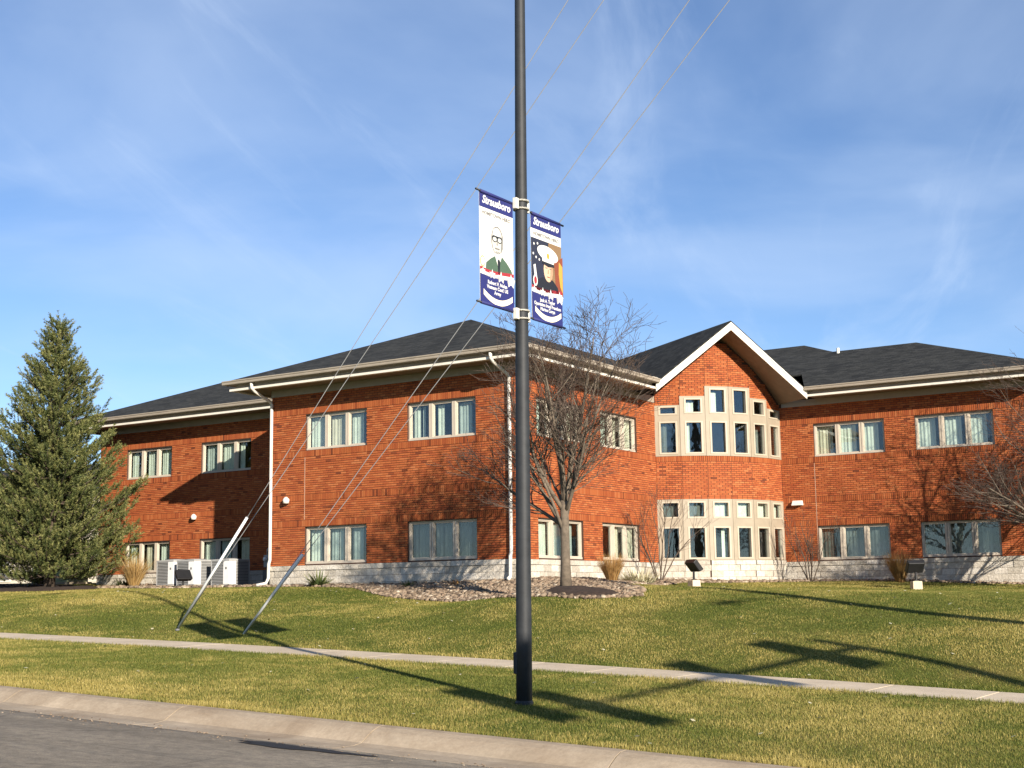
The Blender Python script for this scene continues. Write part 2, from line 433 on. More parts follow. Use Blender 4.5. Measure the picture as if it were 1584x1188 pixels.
# ------------------------------------------------------------------ terrain
def kb(x): return -1.0944 - 0.0429 * x
def gt(x): return -1.2266 - 0.0441 * x
def _cl(x): return np.clip(x, -40, 40)
def sf(x): x = _cl(np.asarray(x, float)); return np.where(np.abs(x) < 20, -0.0004 * x * x - 0.0314 * x - 1.0172, -0.0004 * 400 - 0.0314 * x - 1.0172 - np.sign(x) * 0.008 * (np.abs(x) - 20))
def sb(x): x = _cl(np.asarray(x, float)); return np.where(np.abs(x) < 20, -0.0004 * x * x - 0.0324 * x - 0.9938, -0.0004 * 400 - 0.0324 * x - 0.9938 - np.sign(x) * 0.008 * (np.abs(x) - 20))
CP = [(x, -11.9, float(sb(x))) for x in range(-40, 41, 4)]
CP += [(-0.8, -10.1, -0.84), (-4.9, -7.6, -0.43), (-7.5, -6.0, -0.13), (-12, -4.5, 0.10), (-5.7, -1.5, 0.14), (-2.5, -2.0, -0.08), (2.4, -3.2, -0.15),
       (4.15, -4.3, 0.06), (6.0, -4.8, -0.22), (3.08, 5, -0.01), (8.6, 8.5, -0.11), (5.8, 6.5, -0.05), (9.2, -3.0, -0.22), (11.2, -7.0, -0.74), (14.9, -6.5, -0.76), (15.6, -9.5, -1.09),
       (-9.3, 0, 0.27), (-5.5, 0, 0.27), (-2.2, 0, 0.29), (0, 0, 0.30), (0.2, 4, 0.33), (0.2, 8.3, 0.33), (1.7, 9.3, 0.25), (2.8, 12.4, 0.25), (6.9, 12.7, 0.19), (10.6, 12.7, 0.02), (20, 12, -0.3),
       (-21.5, 3.5, 0.53), (-16, 3.5, 0.37), (-10, 3.5, 0.30), (-17.2, -1, 0.31), (-19.7, 1, 0.42), (-30, 0, 0.6), (-30, 20, 0.8), (-12, 25, 0.5), (10, 30, 0.3), (30, 30, 0), (40, 0, -0.8), (-40, 10, 0.8), (20, 0, -0.55)]
CP = np.array(CP)
def _tps(d2): return np.where(d2 > 1e-12, 0.5 * d2 * np.log(np.maximum(d2, 1e-12)), 0.0)
_n = len(CP)
_A = np.zeros((_n + 3, _n + 3))
_A[:_n, :_n] = _tps(((CP[:, None, :2] - CP[None, :, :2]) ** 2).sum(-1)) + np.eye(_n) * 0.5
_A[:_n, _n] = 1; _A[:_n, _n + 1:] = CP[:, :2]; _A[_n, :_n] = 1; _A[_n + 1:, :_n] = CP[:, :2].T
_W = np.linalg.solve(_A, np.concatenate([CP[:, 2], np.zeros(3)]))
def lawn(x, y):
    x = np.asarray(x, float); y = np.asarray(y, float); out = np.empty(x.shape)
    xf, yf, of = x.ravel(), y.ravel(), out.ravel()
    for i in range(0, xf.size, 200000):
        X = xf[i:i + 200000]; Y = yf[i:i + 200000]
        d2 = (X[:, None] - CP[None, :, 0]) ** 2 + (Y[:, None] - CP[None, :, 1]) ** 2
        of[i:i + 200000] = _tps(d2) @ _W[:_n] + _W[_n] + X * _W[_n + 1] + Y * _W[_n + 2]
    return of.reshape(x.shape)
def sstep(a, b, t):
    t = np.clip((t - a) / (b - a), 0, 1); return t * t * (3 - 2 * t)
def gz(x, y):
    """height of the earth (grass level)"""
    x = np.asarray(x, float); y = np.asarray(y, float)
    xc = np.clip(x, -45, 45); yc = np.clip(y, -11.9, 40)
    top = lawn(xc, yc)
    walk = sf(xc) + (sb(xc) - sf(xc)) * np.clip((y + 13.4) / 1.5, 0, 1)
    verge = kb(xc) + (sf(xc) - kb(xc)) * np.clip((y + 20.0) / 6.6, 0, 1)
    z = np.where(y > -11.9, top, np.where(y > -13.4, walk, verge))
    far = sstep(45, 120, np.hypot(x, y + 5))
    return z * (1 - far) + (-0.4) * far
def g1(x, y): return float(gz(np.array([x]), np.array([y]))[0])

def axis(lo, hi, fine_lo, fine_hi, step, grow=1.35):
    a = list(np.arange(fine_lo, fine_hi + 1e-6, step)); s = step
    while a[-1] < hi: s *= grow; a.append(a[-1] + s)
    s = step
    while a[0] > lo: s *= grow; a.insert(0, a[0] - s)
    return np.array(a)
ax = axis(-1500, 1500, -34, 36, 0.5)
ay = axis(-900, 1800, -19.99, 32, 0.5)
ay = np.unique(np.concatenate([ay, [-13.4, -11.9, -13.3, -12.0]]))
GX, GY = np.meshgrid(ax, ay)
GZ = gz(GX, GY)
inw = (GY >= -13.35) & (GY <= -11.95)
GZ = np.where(inw, GZ - 0.12, GZ)
GZ = np.where(GY < -19.9, np.minimum(GZ, kb(np.clip(GX, -45, 45))) - 0.45 * sstep(19.92, 20.3, -GY), GZ)
GZ = np.where(GY < -33.55, gt(np.clip(GX, -45, 45)) + 0.06, GZ)
V = np.stack([GX.ravel(), GY.ravel(), GZ.ravel()], 1)
ny, nx = GX.shape
ii = (np.arange(ny - 1)[:, None] * nx + np.arange(nx - 1)[None, :]).ravel()
Fq = np.stack([ii, ii + 1, ii + nx + 1, ii + nx], 1)
ground = big_mesh('ground', V, Fq, M['ground'], smooth=True)
tag(ground, kind='structure')

# road: gutter edge at Y=-20.95, crown, far side at Y=-33.5
rx = axis(-300, 300, -40, 45, 1.0); ry = np.array([-33.6, -30, -27.2, -24, -22, -20.95])
RX, RY = np.meshgrid(rx, ry)
crown = 0.10 * (1 - ((RY + 27.2) / 6.3) ** 2)
RZ = gt(np.clip(RX, -45, 45)) + crown - 0.004
nyr, nxr = RX.shape
ii = (np.arange(nyr - 1)[:, None] * nxr + np.arange(nxr - 1)[None, :]).ravel()
road = big_mesh('road', np.stack([RX.ravel(), RY.ravel(), RZ.ravel()], 1), np.stack([ii, ii + 1, ii + nxr + 1, ii + nxr], 1), M['asphalt'], smooth=True)
tag(road, kind='structure')

# tar patch in the road beside the gutter
m = MB(); pts = []
for k in range(26):
    a = 2 * math.pi * k / 26
    rr = 1 + 0.22 * math.sin(3 * a + 1) + 0.15 * math.sin(7 * a)
    x = 10.75 + 0.85 * math.cos(a) * rr; y = -21.24 + 0.15 * math.sin(a) * rr - 0.0 * (x - 11)
    pts.append((x, y, gt(x) + 0.10 * (1 - ((y + 27.2) / 6.3) ** 2) + 0.003))
m.add(pts, [tuple(range(26))])
tp = m.build('tar_patch', M['tar'], road)

# kerb: separate cast lengths with a rolled face and gutter pan
kerb = empty('kerb'); tag(kerb, kind='structure')
prof = [(-19.98, -0.30), (-19.98, 0.012), (-20.05, 0.020), (-20.16, 0.012), (-20.26, -0.022), (-20.36, -0.075), (-20.46, -0.118), (-20.60, -0.135), (-20.95, -0.128), (-20.95, -0.36)]
def kerb_segment(x0, x1, z0f, mat, name, par):
    m = MB(); n = len(prof)
    for x in (x0, x1):
        for (y, dz) in prof:
            t = (y + 19.98) / -0.97
            base = kb(x) if dz > -0.2 and y > -20.5 else kb(x)
            z = base + dz
            if y < -20.4: z = (kb(x) + dz) * 0.0 + gt(x) + (dz + 0.128) * 1.0 + 0.0
            m.v.append((x, y, z))
    for i in range(n - 1): m.f.append((i, i + n, i + n + 1, i + 1))
    m.f.append(tuple(range(n))); m.f.append(tuple(reversed(range(n, 2 * n))))
    return m.build(name, mat, par)
xk = 11.02 - 3.05 * 16
while xk < 44:
    kerb_segment(xk + 0.008, xk + 3.05 - 0.008, 0, M['kerb'], 'kerb_segment', kerb); xk += 3.05
m = MB(); 
for (a, b) in ((-44, 44),):
    m.v += [(a, -20.93, gt(a) - 0.05), (b, -20.93, gt(b) - 0.05), (b, -20.0, kb(b) - 0.30), (a, -20.0, kb(a) - 0.30)]; m.f.append((0, 1, 2, 3))
m.build('joint_bed', M['mulch'], kerb)

# sidewalk of separate slabs
walk = empty('sidewalk'); tag(walk, kind='structure')
xs = -42.0; k = 0
while xs < 42:
    w = 1.52; a, b = xs + 0.009, xs + w - 0.009
    m = MB(); dz = random.uniform(-0.0015, 0.0015); jl = 0.0
    P = []
    for zo in (-0.10, 0.014 + dz):
        P += [(a, -13.4, float(sf(a)) + zo), (b, -13.4, float(sf(b)) + zo + jl), (b, -11.9, float(sb(b)) + zo + jl), (a, -11.9, float(sb(a)) + zo)]
    m.hexa(P); m.build('concrete_slab', M['walk'], walk, bevel=0.003); xs += w

# ------------------------------------------------------------------ the brick building
XL, XF, YL, YR, XR = -21.33, -9.17, 3.59, 12.78, 11.2
ZS, ZLB, ZLT, ZUB, ZUT, ZB = 0.90, 0.94, 2.075, 4.466, 5.575, 6.25
FS = 0.86
BAY = [(0.0, 8.80)]
for k in range(6):
    a = R(24 + 12 * k); BAY.append((BAY[-1][0] + FS * math.cos(a), BAY[-1][1] + FS * math.sin(a)))
BAY[-1] = (BAY[-1][0], YR)
GA, GB = (0.95, 7.06), (4.21, 11.83)                       # feet of the gable
_L = math.hypot(GB[0] - GA[0], GB[1] - GA[1])
GE = ((GB[0] - GA[0]) / _L, (GB[1] - GA[1]) / _L); GN = (GE[1], -GE[0])
GM = ((GA[0] + GB[0]) / 2, (GA[1] + GB[1]) / 2); GH = _L / 2
GZP, GSL = 8.85, 0.758
def gs(x, y): return (x - GM[0]) * GE[0] + (y - GM[1]) * GE[1]
def soffit_z(x, y): return GZP - 0.33 - GSL * abs(gs(x, y))

building = empty('brick_building')
tag(building, 'two-storey orange brick building with dark hip roofs, corner bay under a white gable', 'building')

bricks, soldiers, stones = [], [], []       # (frame, u0, u1, z0, z1, dfront)
ZONES = [(0.90, 2.09, 0), (2.09, 2.30, 1), (2.30, 2.89, 0), (2.89, 3.10, 1), (3.10, 4.255, 0), (4.255, 4.46, 1), (4.46, 5.60, 0), (5.60, 5.81, 1), (5.81, ZB, 0)]
BL, BH, JT = 0.2032, 0.0677, 0.015
def free(L, holes, z0, z1):
    iv = [(0.0, L)]
    for (a, b, c, d) in holes:
        ov = min(z1, d) - max(z0, c)
        if ov < 0.35 * (z1 - z0): continue
        nv = []
        for (p, q) in iv:
            if b <= p or a >= q: nv.append((p, q)); continue
            if a > p: nv.append((p, a))
            if b < q: nv.append((b, q))
        iv = nv
    return iv
def lay(fr, L, holes, zones, topfn=None):
    for (za, zb, typ) in zones:
        if typ:
            for (p, q) in free(L, holes, za, zb):
                n = max(1, round((q - p) / BH)); w = (q - p) / n
                for i in range(n):
                    soldiers.append((fr, p + i * w + JT / 2, p + (i + 1) * w - JT / 2, za + JT / 2, zb - JT / 2, 0.004 + random.uniform(-0.002, 0.002)))
            continue
        n = max(1, round((zb - za) / BH)); h = (zb - za) / n
        for r in range(n):
            z0, z1 = za + r * h, za + (r + 1) * h
            off = (0.5 * BL) if r % 2 else 0.0
            for (p, q) in free(L, holes, z0, z1):
                k = math.floor((p - off) / BL)
                while off + k * BL < q - 1e-6:
                    a, b = max(p, off + k * BL), min(q, off + (k + 1) * BL); k += 1
                    if b - a < 0.03: continue
                    if topfn and min(topfn(*fr(a, 0, 0)[:2]), topfn(*fr(b, 0, 0)[:2])) < z0 + 0.01: continue
                    bricks.append((fr, a + JT / 2, b - JT / 2, z0 + JT / 2, z1 - JT / 2, random.uniform(-0.0025, 0.003)))
def lay_stone(fr, L, zlow=-0.3, cap=ZS):
    z1 = cap; zs = [(cap - 0.15, cap, 0.045, 0.41)]
    z = cap - 0.15; r = 0
    while z > zlow: zs.append((z - 0.2, z, 0.012, 0.41)); z -= 0.2
    for i, (a, b, d, w) in enumerate(zs):
        off = -w * (0.5 if i % 2 else 0.0); u = off
        while u < L - 0.02:
            p, q = max(0, u), min(L, u + w); u += w
            if q - p < 0.04: continue
            stones.append((fr, p + 0.004, q - 0.004, a + 0.004, b - 0.004, d + random.uniform(-0.010, 0.012) * (1 if i else 0.2)))

wall_parts = []
def backing(fr, L, holes, z0, z1, name='brick_wall', topfn=None, reveal=0.17):
    """mortar bed behind the bricks, with the openings and their reveals"""
    m = MB(); d = -0.012
    us = sorted({0.0, L, *[h[0] for h in holes], *[h[1] for h in holes]}); zs = sorted({z0, z1, *[h[2] for h in holes], *[h[3] for h in holes]})
    for ua, ub in zip(us, us[1:]):
        for za, zb in zip(zs, zs[1:]):
            um, zm = (ua + ub) / 2, (za + zb) / 2
            if any(h[0] < um < h[1] and h[2] < zm < h[3] for h in holes): continue
            if topfn and zb == z1:
                ta, tb = topfn(*fr(ua, 0, 0)[:2]) + 0.06, topfn(*fr(ub, 0, 0)[:2]) + 0.06
            else: ta = tb = zb
            m.quad(fr(ua, d, za), fr(ub, d, za), fr(ub, d, tb), fr(ua, d, ta))
    for (a, b, c, e) in holes:
        m.quad(fr(a, -0.003, c), fr(a, -reveal, c), fr(a, -reveal, e), fr(a, -0.003, e)); m.quad(fr(b, -reveal, c), fr(b, -0.003, c), fr(b, -0.003, e), fr(b, -reveal, e))
        m.quad(fr(a, -0.003, e), fr(a, -reveal, e), fr(b, -reveal, e), fr(b, -0.003, e)); m.quad(fr(a, -reveal, c), fr(a, -0.003, c), fr(b, -0.003, c), fr(b, -reveal, c))
    o = m.build(name, M['mortar'], building); wall_parts.append(o); return o

def curtain_mesh(fr, u0, u1, d, z0, z1):
    m = MB(); n = max(4, int((u1 - u0) / 0.02)); ph = random.uniform(0, 6)
    for i in range(n + 1):
        u = u0 + (u1 - u0) * i / n; dd = d + 0.010 * math.sin(u * 52 + ph) + 0.008 * math.sin(u * 23 + ph * 2)
        m.v += [fr(u, dd, z0), fr(u, dd, z1)]
    for i in range(n): m.f.append((2 * i, 2 * i + 2, 2 * i + 3, 2 * i + 1))
    return m

def window(fr, u0, u1, z0, z1, drapes, dark=False, dz=0.0):
    m = MB(); e = 0.05
    W_ = u1 - u0; mul = 0.13
    lite = (W_ - 2 * e - 2 * mul) / 3
    d0, d1 = -0.17, -0.075
    m.wbox(fr, u0, u1, d0, d1 + 0.02, z0, z0 + 0.06); m.wbox(fr, u0, u1, d0, d1, z1 - e, z1)
    m.wbox(fr, u0, u0 + e, d0, d1, z0 + 0.06, z1 - e); m.wbox(fr, u1 - e, u1, d0, d1, z0 + 0.06, z1 - e)
    lites = []; u = u0 + e
    for i in range(3):
        lites.append((u, u + lite))
        if i < 2:
            m.wbox(fr, u + lite, u + lite + 0.055, d0, d1 + 0.012, z0 + 0.06, z1 - e)
            m.wbox(fr, u + lite + 0.055, u + lite + mul - 0.055, d0, d1 - 0.02, z0 + 0.06, z1 - e)
            m.wbox(fr, u + lite + mul - 0.055, u + lite + mul, d0, d1 + 0.012, z0 + 0.06, z1 - e)
        u += lite + mul
    for (a, b) in lites:       # slim sash round each lite
        s_ = 0.028
        m.wbox(fr, a, a + s_, d0 + 0.01, d1 - 0.025, z0 + 0.06, z1 - e); m.wbox(fr, b - s_, b, d0 + 0.01, d1 - 0.025, z0 + 0.06, z1 - e)
        m.wbox(fr, a + s_, b - s_, d0 + 0.01, d1 - 0.025, z0 + 0.06, z0 + 0.06 + s_); m.wbox(fr, a + s_, b - s_, d0 + 0.01, d1 - 0.025, z1 - e - s_, z1 - e)
    wobj = m.build('window', M['cream'], building)
    for i, (a, b) in enumerate(lites):
        g = MB(); g.wbox(fr, a + 0.02, b - 0.02, -0.142, -0.136, z0 + 0.07, z1 - e - 0.01); g.build('pane', M['glass'], wobj)
        for (p, q) in drapes[i % len(drapes)]:
            curtain_mesh(fr, a + (b - a) * p - 0.01, a + (b - a) * q + 0.01, -0.27, z0 - 0.03, z1 - 0.07 - dz).build('curtain', M['curtain_dark'] if dark else random.choice((M['curtain'], M['curtain'], M['curtain'], M['curtain_grey'], M['curtain_warm'])), wobj, smooth=True)
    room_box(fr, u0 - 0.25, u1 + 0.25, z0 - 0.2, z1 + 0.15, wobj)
    return wobj
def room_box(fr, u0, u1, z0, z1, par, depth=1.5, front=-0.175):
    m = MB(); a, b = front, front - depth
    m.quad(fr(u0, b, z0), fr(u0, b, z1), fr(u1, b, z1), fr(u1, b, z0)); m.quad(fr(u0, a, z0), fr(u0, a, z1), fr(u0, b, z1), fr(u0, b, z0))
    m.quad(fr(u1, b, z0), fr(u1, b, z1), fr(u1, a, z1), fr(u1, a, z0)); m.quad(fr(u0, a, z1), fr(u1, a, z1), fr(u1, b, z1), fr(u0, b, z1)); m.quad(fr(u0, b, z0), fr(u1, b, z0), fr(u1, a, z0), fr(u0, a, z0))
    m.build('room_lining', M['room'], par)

FRF = frame((XF, 0.0), 0); FRS = frame((0.0, 0.0), 90); FRR = frame((BAY[-1][0], YR), 0); FRL = frame((XL, YL), 0)
FRK = frame((XF, YL), -90)                    # return of the projecting block
FRE = frame((XR, YR), 90); FRW = frame((XL, 14.0), -90)
def holes_of(list_u):
    return [(a, b, z0, z1) for (a, b) in list_u for (z0, z1) in ((ZLB, ZLT), (ZUB, ZUT))]
UF = [(-7.75 - XF, -5.33 - XF), (-3.775 - XF, -1.32 - XF)]
US = [(1.2, 3.79), (5.0, 7.43)]
UR = [(4.06 - BAY[-1][0], 6.53 - BAY[-1][0]), (7.565 - BAY[-1][0], 10.09 - BAY[-1][0])]
UL = [(-19.84 - XL, -17.44 - XL), (-15.915 - XL, -13.46 - XL)]
WALLS = [(FRF, -XF, UF), (FRS, 8.80, US), (FRR, XR - BAY[-1][0], UR), (FRL, XF - XL, UL), (FRK, YL, []), (FRE, 12.0, []), (FRW, 14 - YL, [])]
for fr, L, U in WALLS:
    H = holes_of(U)
    backing(fr, L, H, -0.5, 6.5)
    lay(fr, L, H, ZONES); lay_stone(fr, L)
# drapes of the twelve windows: per lite, list of covered spans
full = [(0.0, 1.0)]
D = {('F', 0, 'u'): [[(0, .78)], [(0, .82)], [(0, .62)]], ('F', 1, 'u'): [[(0, .35), (.5, .62)], [(.1, .42)], [(0, .62)]],
     ('F', 0, 'l'): [[(0, .6)], [(0, .4), (.5, .68)], [(.05, .6)]], ('F', 1, 'l'): [[(.1, .2), (.3, .8)], [(0, .3), (.4, .75)], [(0, .55)]],
     ('S', 0, 'u'): [[(0, .7)], [(0, 1)], [(.2, 1)]], ('S', 1, 'u'): [[(0, 1)], [(0, .8)], [(.1, 1)]], ('S', 0, 'l'): [[(0, 1)], [(0, 1)], [(0, .7)]], ('S', 1, 'l'): [[(0, .6)], [(0, .8)], [(.2, 1)]],
     ('R', 0, 'u'): [[(0, .75)], [(0, .75)], [(0, .66)]], ('R', 1, 'u'): [[(0, .75)], [(0, .75)], [(0, .68)]], ('R', 0, 'l'): [[(0, .85)], [(0, .85)], [(0, .7)]], ('R', 1, 'l'): [[(0, .9)], [(0, .9)], [(.2, .6)]],
     ('L', 0, 'u'): [[(0, .5)], [(.05, .85)], [(0, .9)]], ('L', 1, 'u'): [[(0, .8)], [(0, .9)], [(0, .3)]], ('L', 0, 'l'): [[(0, .7)], [(.1, .7)], [(0, .9)]], ('L', 1, 'l'): [[(0, .8)], [(0, .6)], [(.2, .9)]]}
for key, fr, U in (('F', FRF, UF), ('S', FRS, US), ('R', FRR, UR), ('L', FRL, UL)):
    for i, (a, b) in enumerate(U):
        window(fr, a, b, ZUB, ZUT, D[(key, i, 'u')], dz=0.02)
        window(fr, a, b, ZLB, ZLT, D[(key, i, 'l')], dark=(key == 'R' or (key == 'F' and i == 1)), dz=0.02)

# the rounded bay of six facets
TU = [6.15, 6.45, 6.79, 6.79, 6.45, 6.15]
for k in range(6):
    (xa, ya), (xb, yb) = BAY[k], BAY[k + 1]
    L = math.hypot(xb - xa, yb - ya); fr = frame((xa, ya), ((xb - xa) / L, (yb - ya) / L))
    H = [(-0.01, L + 0.01, 0.96, 2.98), (-0.01, L + 0.01, 4.43, TU[k])]
    backing(fr, L, [], -0.5, 0.97); backing(fr, L, [], 2.97, 4.44); backing(fr, L, [], TU[k] - 0.01, 8.5, topfn=soffit_z)
    lay(fr, L, H, [(2.98, 3.05, 0), (3.05, 4.24, 0), (4.24, 4.43, 1), (TU[k], 8.6, 0)], topfn=soffit_z)
    lay_stone(fr, L, cap=0.955)
    ua, ub = 0.15, L - 0.15
    for (zb, zt, panes) in ((0.96, 2.98, ((1.03, 2.04), (2.38, 2.88))), (4.43, TU[k], ((4.53, 5.57), (5.85 if k in (0, 5) else 5.89, TU[k] - (0.06 if k in (0, 5) else 0.10))))):
        m = MB()
        zl = [zb, panes[0][0], panes[0][1], panes[1][0], panes[1][1], zt]
        m.wbox(fr, 0.002, ua, -0.008, 0.012, zb, zt); m.wbox(fr, ub, L - 0.002, -0.008, 0.012, zb, zt)
        for (p, q) in ((zl[0], zl[1]), (zl[2], zl[3]), (zl[4], zl[5])): m.wbox(fr, ua, ub, -0.12, 0.012, p, q)
        # narrow batten at each corner
        m.wbox(fr, -0.03, 0.045, -0.02, 0.024, zb - 0.004, zt - 0.004)
        pan = m.build('bay_window', M['bay_panel'], building)
        for (p, q) in panes:
            t = MB(); w = 0.032
            t.wbox(fr, ua - 0.03, ua + w, -0.10, 0.030, p - 0.03, q + 0.03); t.wbox(fr, ub - w, ub + 0.03, -0.10, 0.030, p - 0.03, q + 0.03)
            t.wbox(fr, ua + w, ub - w, -0.10, 0.028, p - 0.03, p + w * 0.6); t.wbox(fr, ua + w, ub - w, -0.10, 0.028, q - w * 0.6, q + 0.03)
            t.build('frame', M['bay_frame'], pan)
            g = MB(); g.wbox(fr, ua + w - 0.01, ub - w + 0.01, -0.066, -0.060, p, q); g.build('pane', M['glass'], pan)
        if zb > 4:
            if k in (1, 2): curtain_mesh(fr, ua + 0.02, ua + 0.32, -0.2, 5.85, TU[k] - 0.2 + 0.02).build('curtain', M['curtain'], pan, smooth=True)
            if k == 1: curtain_mesh(fr, ua + 0.08, ua + 0.17, -0.2, 4.5, 5.6).build('curtain', M['curtain'], pan, smooth=True)
            if k == 0: curtain_mesh(fr, ua + 0.03, ua + 0.22, -0.2, 4.5, 5.6).build('curtain', M['curtain_dark'], pan, smooth=True)
            if k in (4, 5): curtain_mesh(fr, ua + 0.22, ua + 0.42, -0.2, 4.5, 5.4).build('curtain', M['curtain_dark'], pan, smooth=True)
        else:
            curtain_mesh(fr, ua, ub, -0.2, 2.3, 2.95).build('curtain', M['curtain_dark'] if k < 2 else M['curtain'], pan, smooth=True)
            if k == 2: curtain_mesh(fr, ub - 0.22, ub - 0.10, -0.22, 1.0, 2.05).build('curtain', M['curtain'], pan, smooth=True)
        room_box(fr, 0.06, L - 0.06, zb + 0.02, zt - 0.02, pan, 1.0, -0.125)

m = MB()
for i, (x, y) in enumerate(BAY):
    a = R(24 + 12 * (i - 0.5)); nx_, ny_ = math.sin(a), -math.cos(a); c = (x - nx_ * 0.055, y - ny_ * 0.055)
    m.tube([(c[0], c[1], -0.4), (c[0], c[1], soffit_z(x, y))], 0.045, 6)
m.tube([(BAY[-1][0] - 0.03, YR + 0.07, -0.4), (BAY[-1][0] - 0.03, YR + 0.07, 6.6)], 0.065, 6)
m.build('corner_backing', M['mortar'], building)
# bricks and blocks: the 300 that show largest as pieces, the rest joined
unit = MB(); unit.add([(0, 0, 0), (1, 0, 0), (1, 1, 0), (0, 1, 0), (0, 0, 1), (1, 0, 1), (1, 1, 1), (0, 1, 1)], [(3, 2, 1, 0), (4, 5, 6, 7), (0, 1, 5, 4), (1, 2, 6, 5), (3, 0, 4, 7)])
def unit_mesh(name, mat):
    me = bpy.data.meshes.new(name); me.from_pydata(unit.v, [], unit.f); me.materials.append(mat); me.update(); return me
def score(b):
    fr, u0, u1, z0, z1, d = b
    c = np.array(fr((u0 + u1) / 2, 0, (z0 + z1) / 2)); v = CAM - c; D2 = v @ v
    n = np.array([fr.dir[1], -fr.dir[0], 0]); q = c - CAM; zc = q @ _fw
    px = 792 + FPX * (q @ _r2) / zc
    if px < 5 or px > 1579 or 796 < px < 826 or (c[2] < 0.3): return 0
    return (u1 - u0) * (z1 - z0) * max(0, v @ n / math.sqrt(D2)) / D2
def emit_pieces(lst, piece, single_mat, stuff_name, stuff_mat, depth, n=300, chamfer=0.0):
    order = sorted(range(len(lst)), key=lambda i: -score(lst[i])); top = set(order[:n])
    me = unit_mesh(piece, single_mat)
    V = np.empty((len(lst) - len(top), 8, 3)); j = 0
    for i, (fr, u0, u1, z0, z1, d) in enumerate(lst):
        if i in top:
            o = bpy.data.objects.new(piece, me); o.location = fr(u0, d, z0); o.rotation_euler = (0, 0, fr.rz)
            o.scale = (u1 - u0, depth + d, z1 - z0); link(o, building)
        else:
            bk = -depth
            V[j] = [fr(u0, d, z0), fr(u1, d, z0), fr(u1, bk, z0), fr(u0, bk, z0), fr(u0, d, z1), fr(u1, d, z1), fr(u1, bk, z1), fr(u0, bk, z1)]; j += 1
    fq = np.array([(3, 2, 1, 0), (4, 5, 6, 7), (0, 1, 5, 4), (1, 2, 6, 5), (3, 0, 4, 7)])
    if j:
        F = (fq[None] + (np.arange(j) * 8)[:, None, None]).reshape(-1, 4)
        o = big_mesh(stuff_name, V.reshape(-1, 3), F, stuff_mat, building); tag(o, kind='stuff')
emit_pieces(bricks, 'brick', M['brick_one'], 'brickwork', M['brick'], 0.03)
emit_pieces(soldiers, 'soldier_brick', brick_mat('soldier_brick_single', False, 0.86), 'soldier_courses', M['soldier'], 0.03)
emit_pieces(stones, 'stone_block', M['stone_one'], 'stone_base', M['stone'], 0.06)

# eaves: frieze, soffit, fascia, gutter
OV = 0.95
def eave(fr, L, e0, e1, zo=0.0, s0=None, s1=None, f0=0.0, f1=None):
    f1 = L if f1 is None else f1
    s0 = e0 if s0 is None else s0; s1 = e1 if s1 is None else s1
    m = MB(); m.wbox(fr, f0, f1, 0.008, 0.036, ZB - 0.01 + zo, 6.46); m.build('frieze_board', M['taupe'], building)
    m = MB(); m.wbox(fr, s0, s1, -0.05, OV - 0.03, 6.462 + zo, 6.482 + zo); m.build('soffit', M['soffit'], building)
    m = MB(); m.wbox(fr, e0 + (0.14 if e0 < -0.5 else 0), e1 - (0.14 if e1 > L + 0.5 else 0), OV - 0.17, OV - 0.14, 6.43 + zo, 6.73 + zo); m.build('fascia', M['taupe'], building)
    m = MB(); m.wbox(fr, e0, e1, OV - 0.16, OV, 6.425 + zo, 6.495 + zo); m.build('eave_trim', M['trim_white'], building)
    m = MB(); n = 8
    prof_ = [(OV - 0.135, 6.625), (OV + 0.15, 6.625), (OV + 0.158, 6.65), (OV + 0.160, 6.69), (OV + 0.18, 6.715), (OV + 0.18, 6.745), (OV + 0.165, 6.745), (OV + 0.165, 6.735), (OV - 0.135, 6.735)]
    x0 = e0 - (0.18 if e0 < -0.5 else 0); x1 = e1 + (0.18 if e1 > L + 0.5 else 0)
    for u in (x0, x1):
        for (d, z) in prof_: m.v.append(fr(u, d, z + zo))
    n = len(prof_)
    for i in range(n): m.f.append((i, (i + 1) % n, n + (i + 1) % n, n + i))
    m.f.append(tuple(reversed(range(n)))); m.f.append(tuple(range(n, 2 * n)))
    m.build('gutter', M['taupe'], building)
eave(FRL, XF - XL, -OV, XF - XL - OV - 0.01, -0.002)
eave(FRF, -XF, -OV, -XF + OV, 0.0)
eave(FRS, 8.8, -OV + 0.03, GA[1], 0.002, s0=0.0, s1=GA[1] + 0.02, f1=8.7)
eave(FRR, XR - BAY[-1][0], GB[0] - BAY[-1][0], XR - BAY[-1][0] + OV, 0.001, s0=GB[0] - BAY[-1][0] - 0.02, f0=0.1)
eave(FRE, 12.0, -OV + 0.03, 12.0, 0.003, s0=0.0)
eave(FRK, YL, 0.0, YL + OV - 0.03, 0.004, s1=YL)
eave(FRW, 14 - YL, 0.0, 14 - YL + OV - 0.03, 0.003, s1=14 - YL)

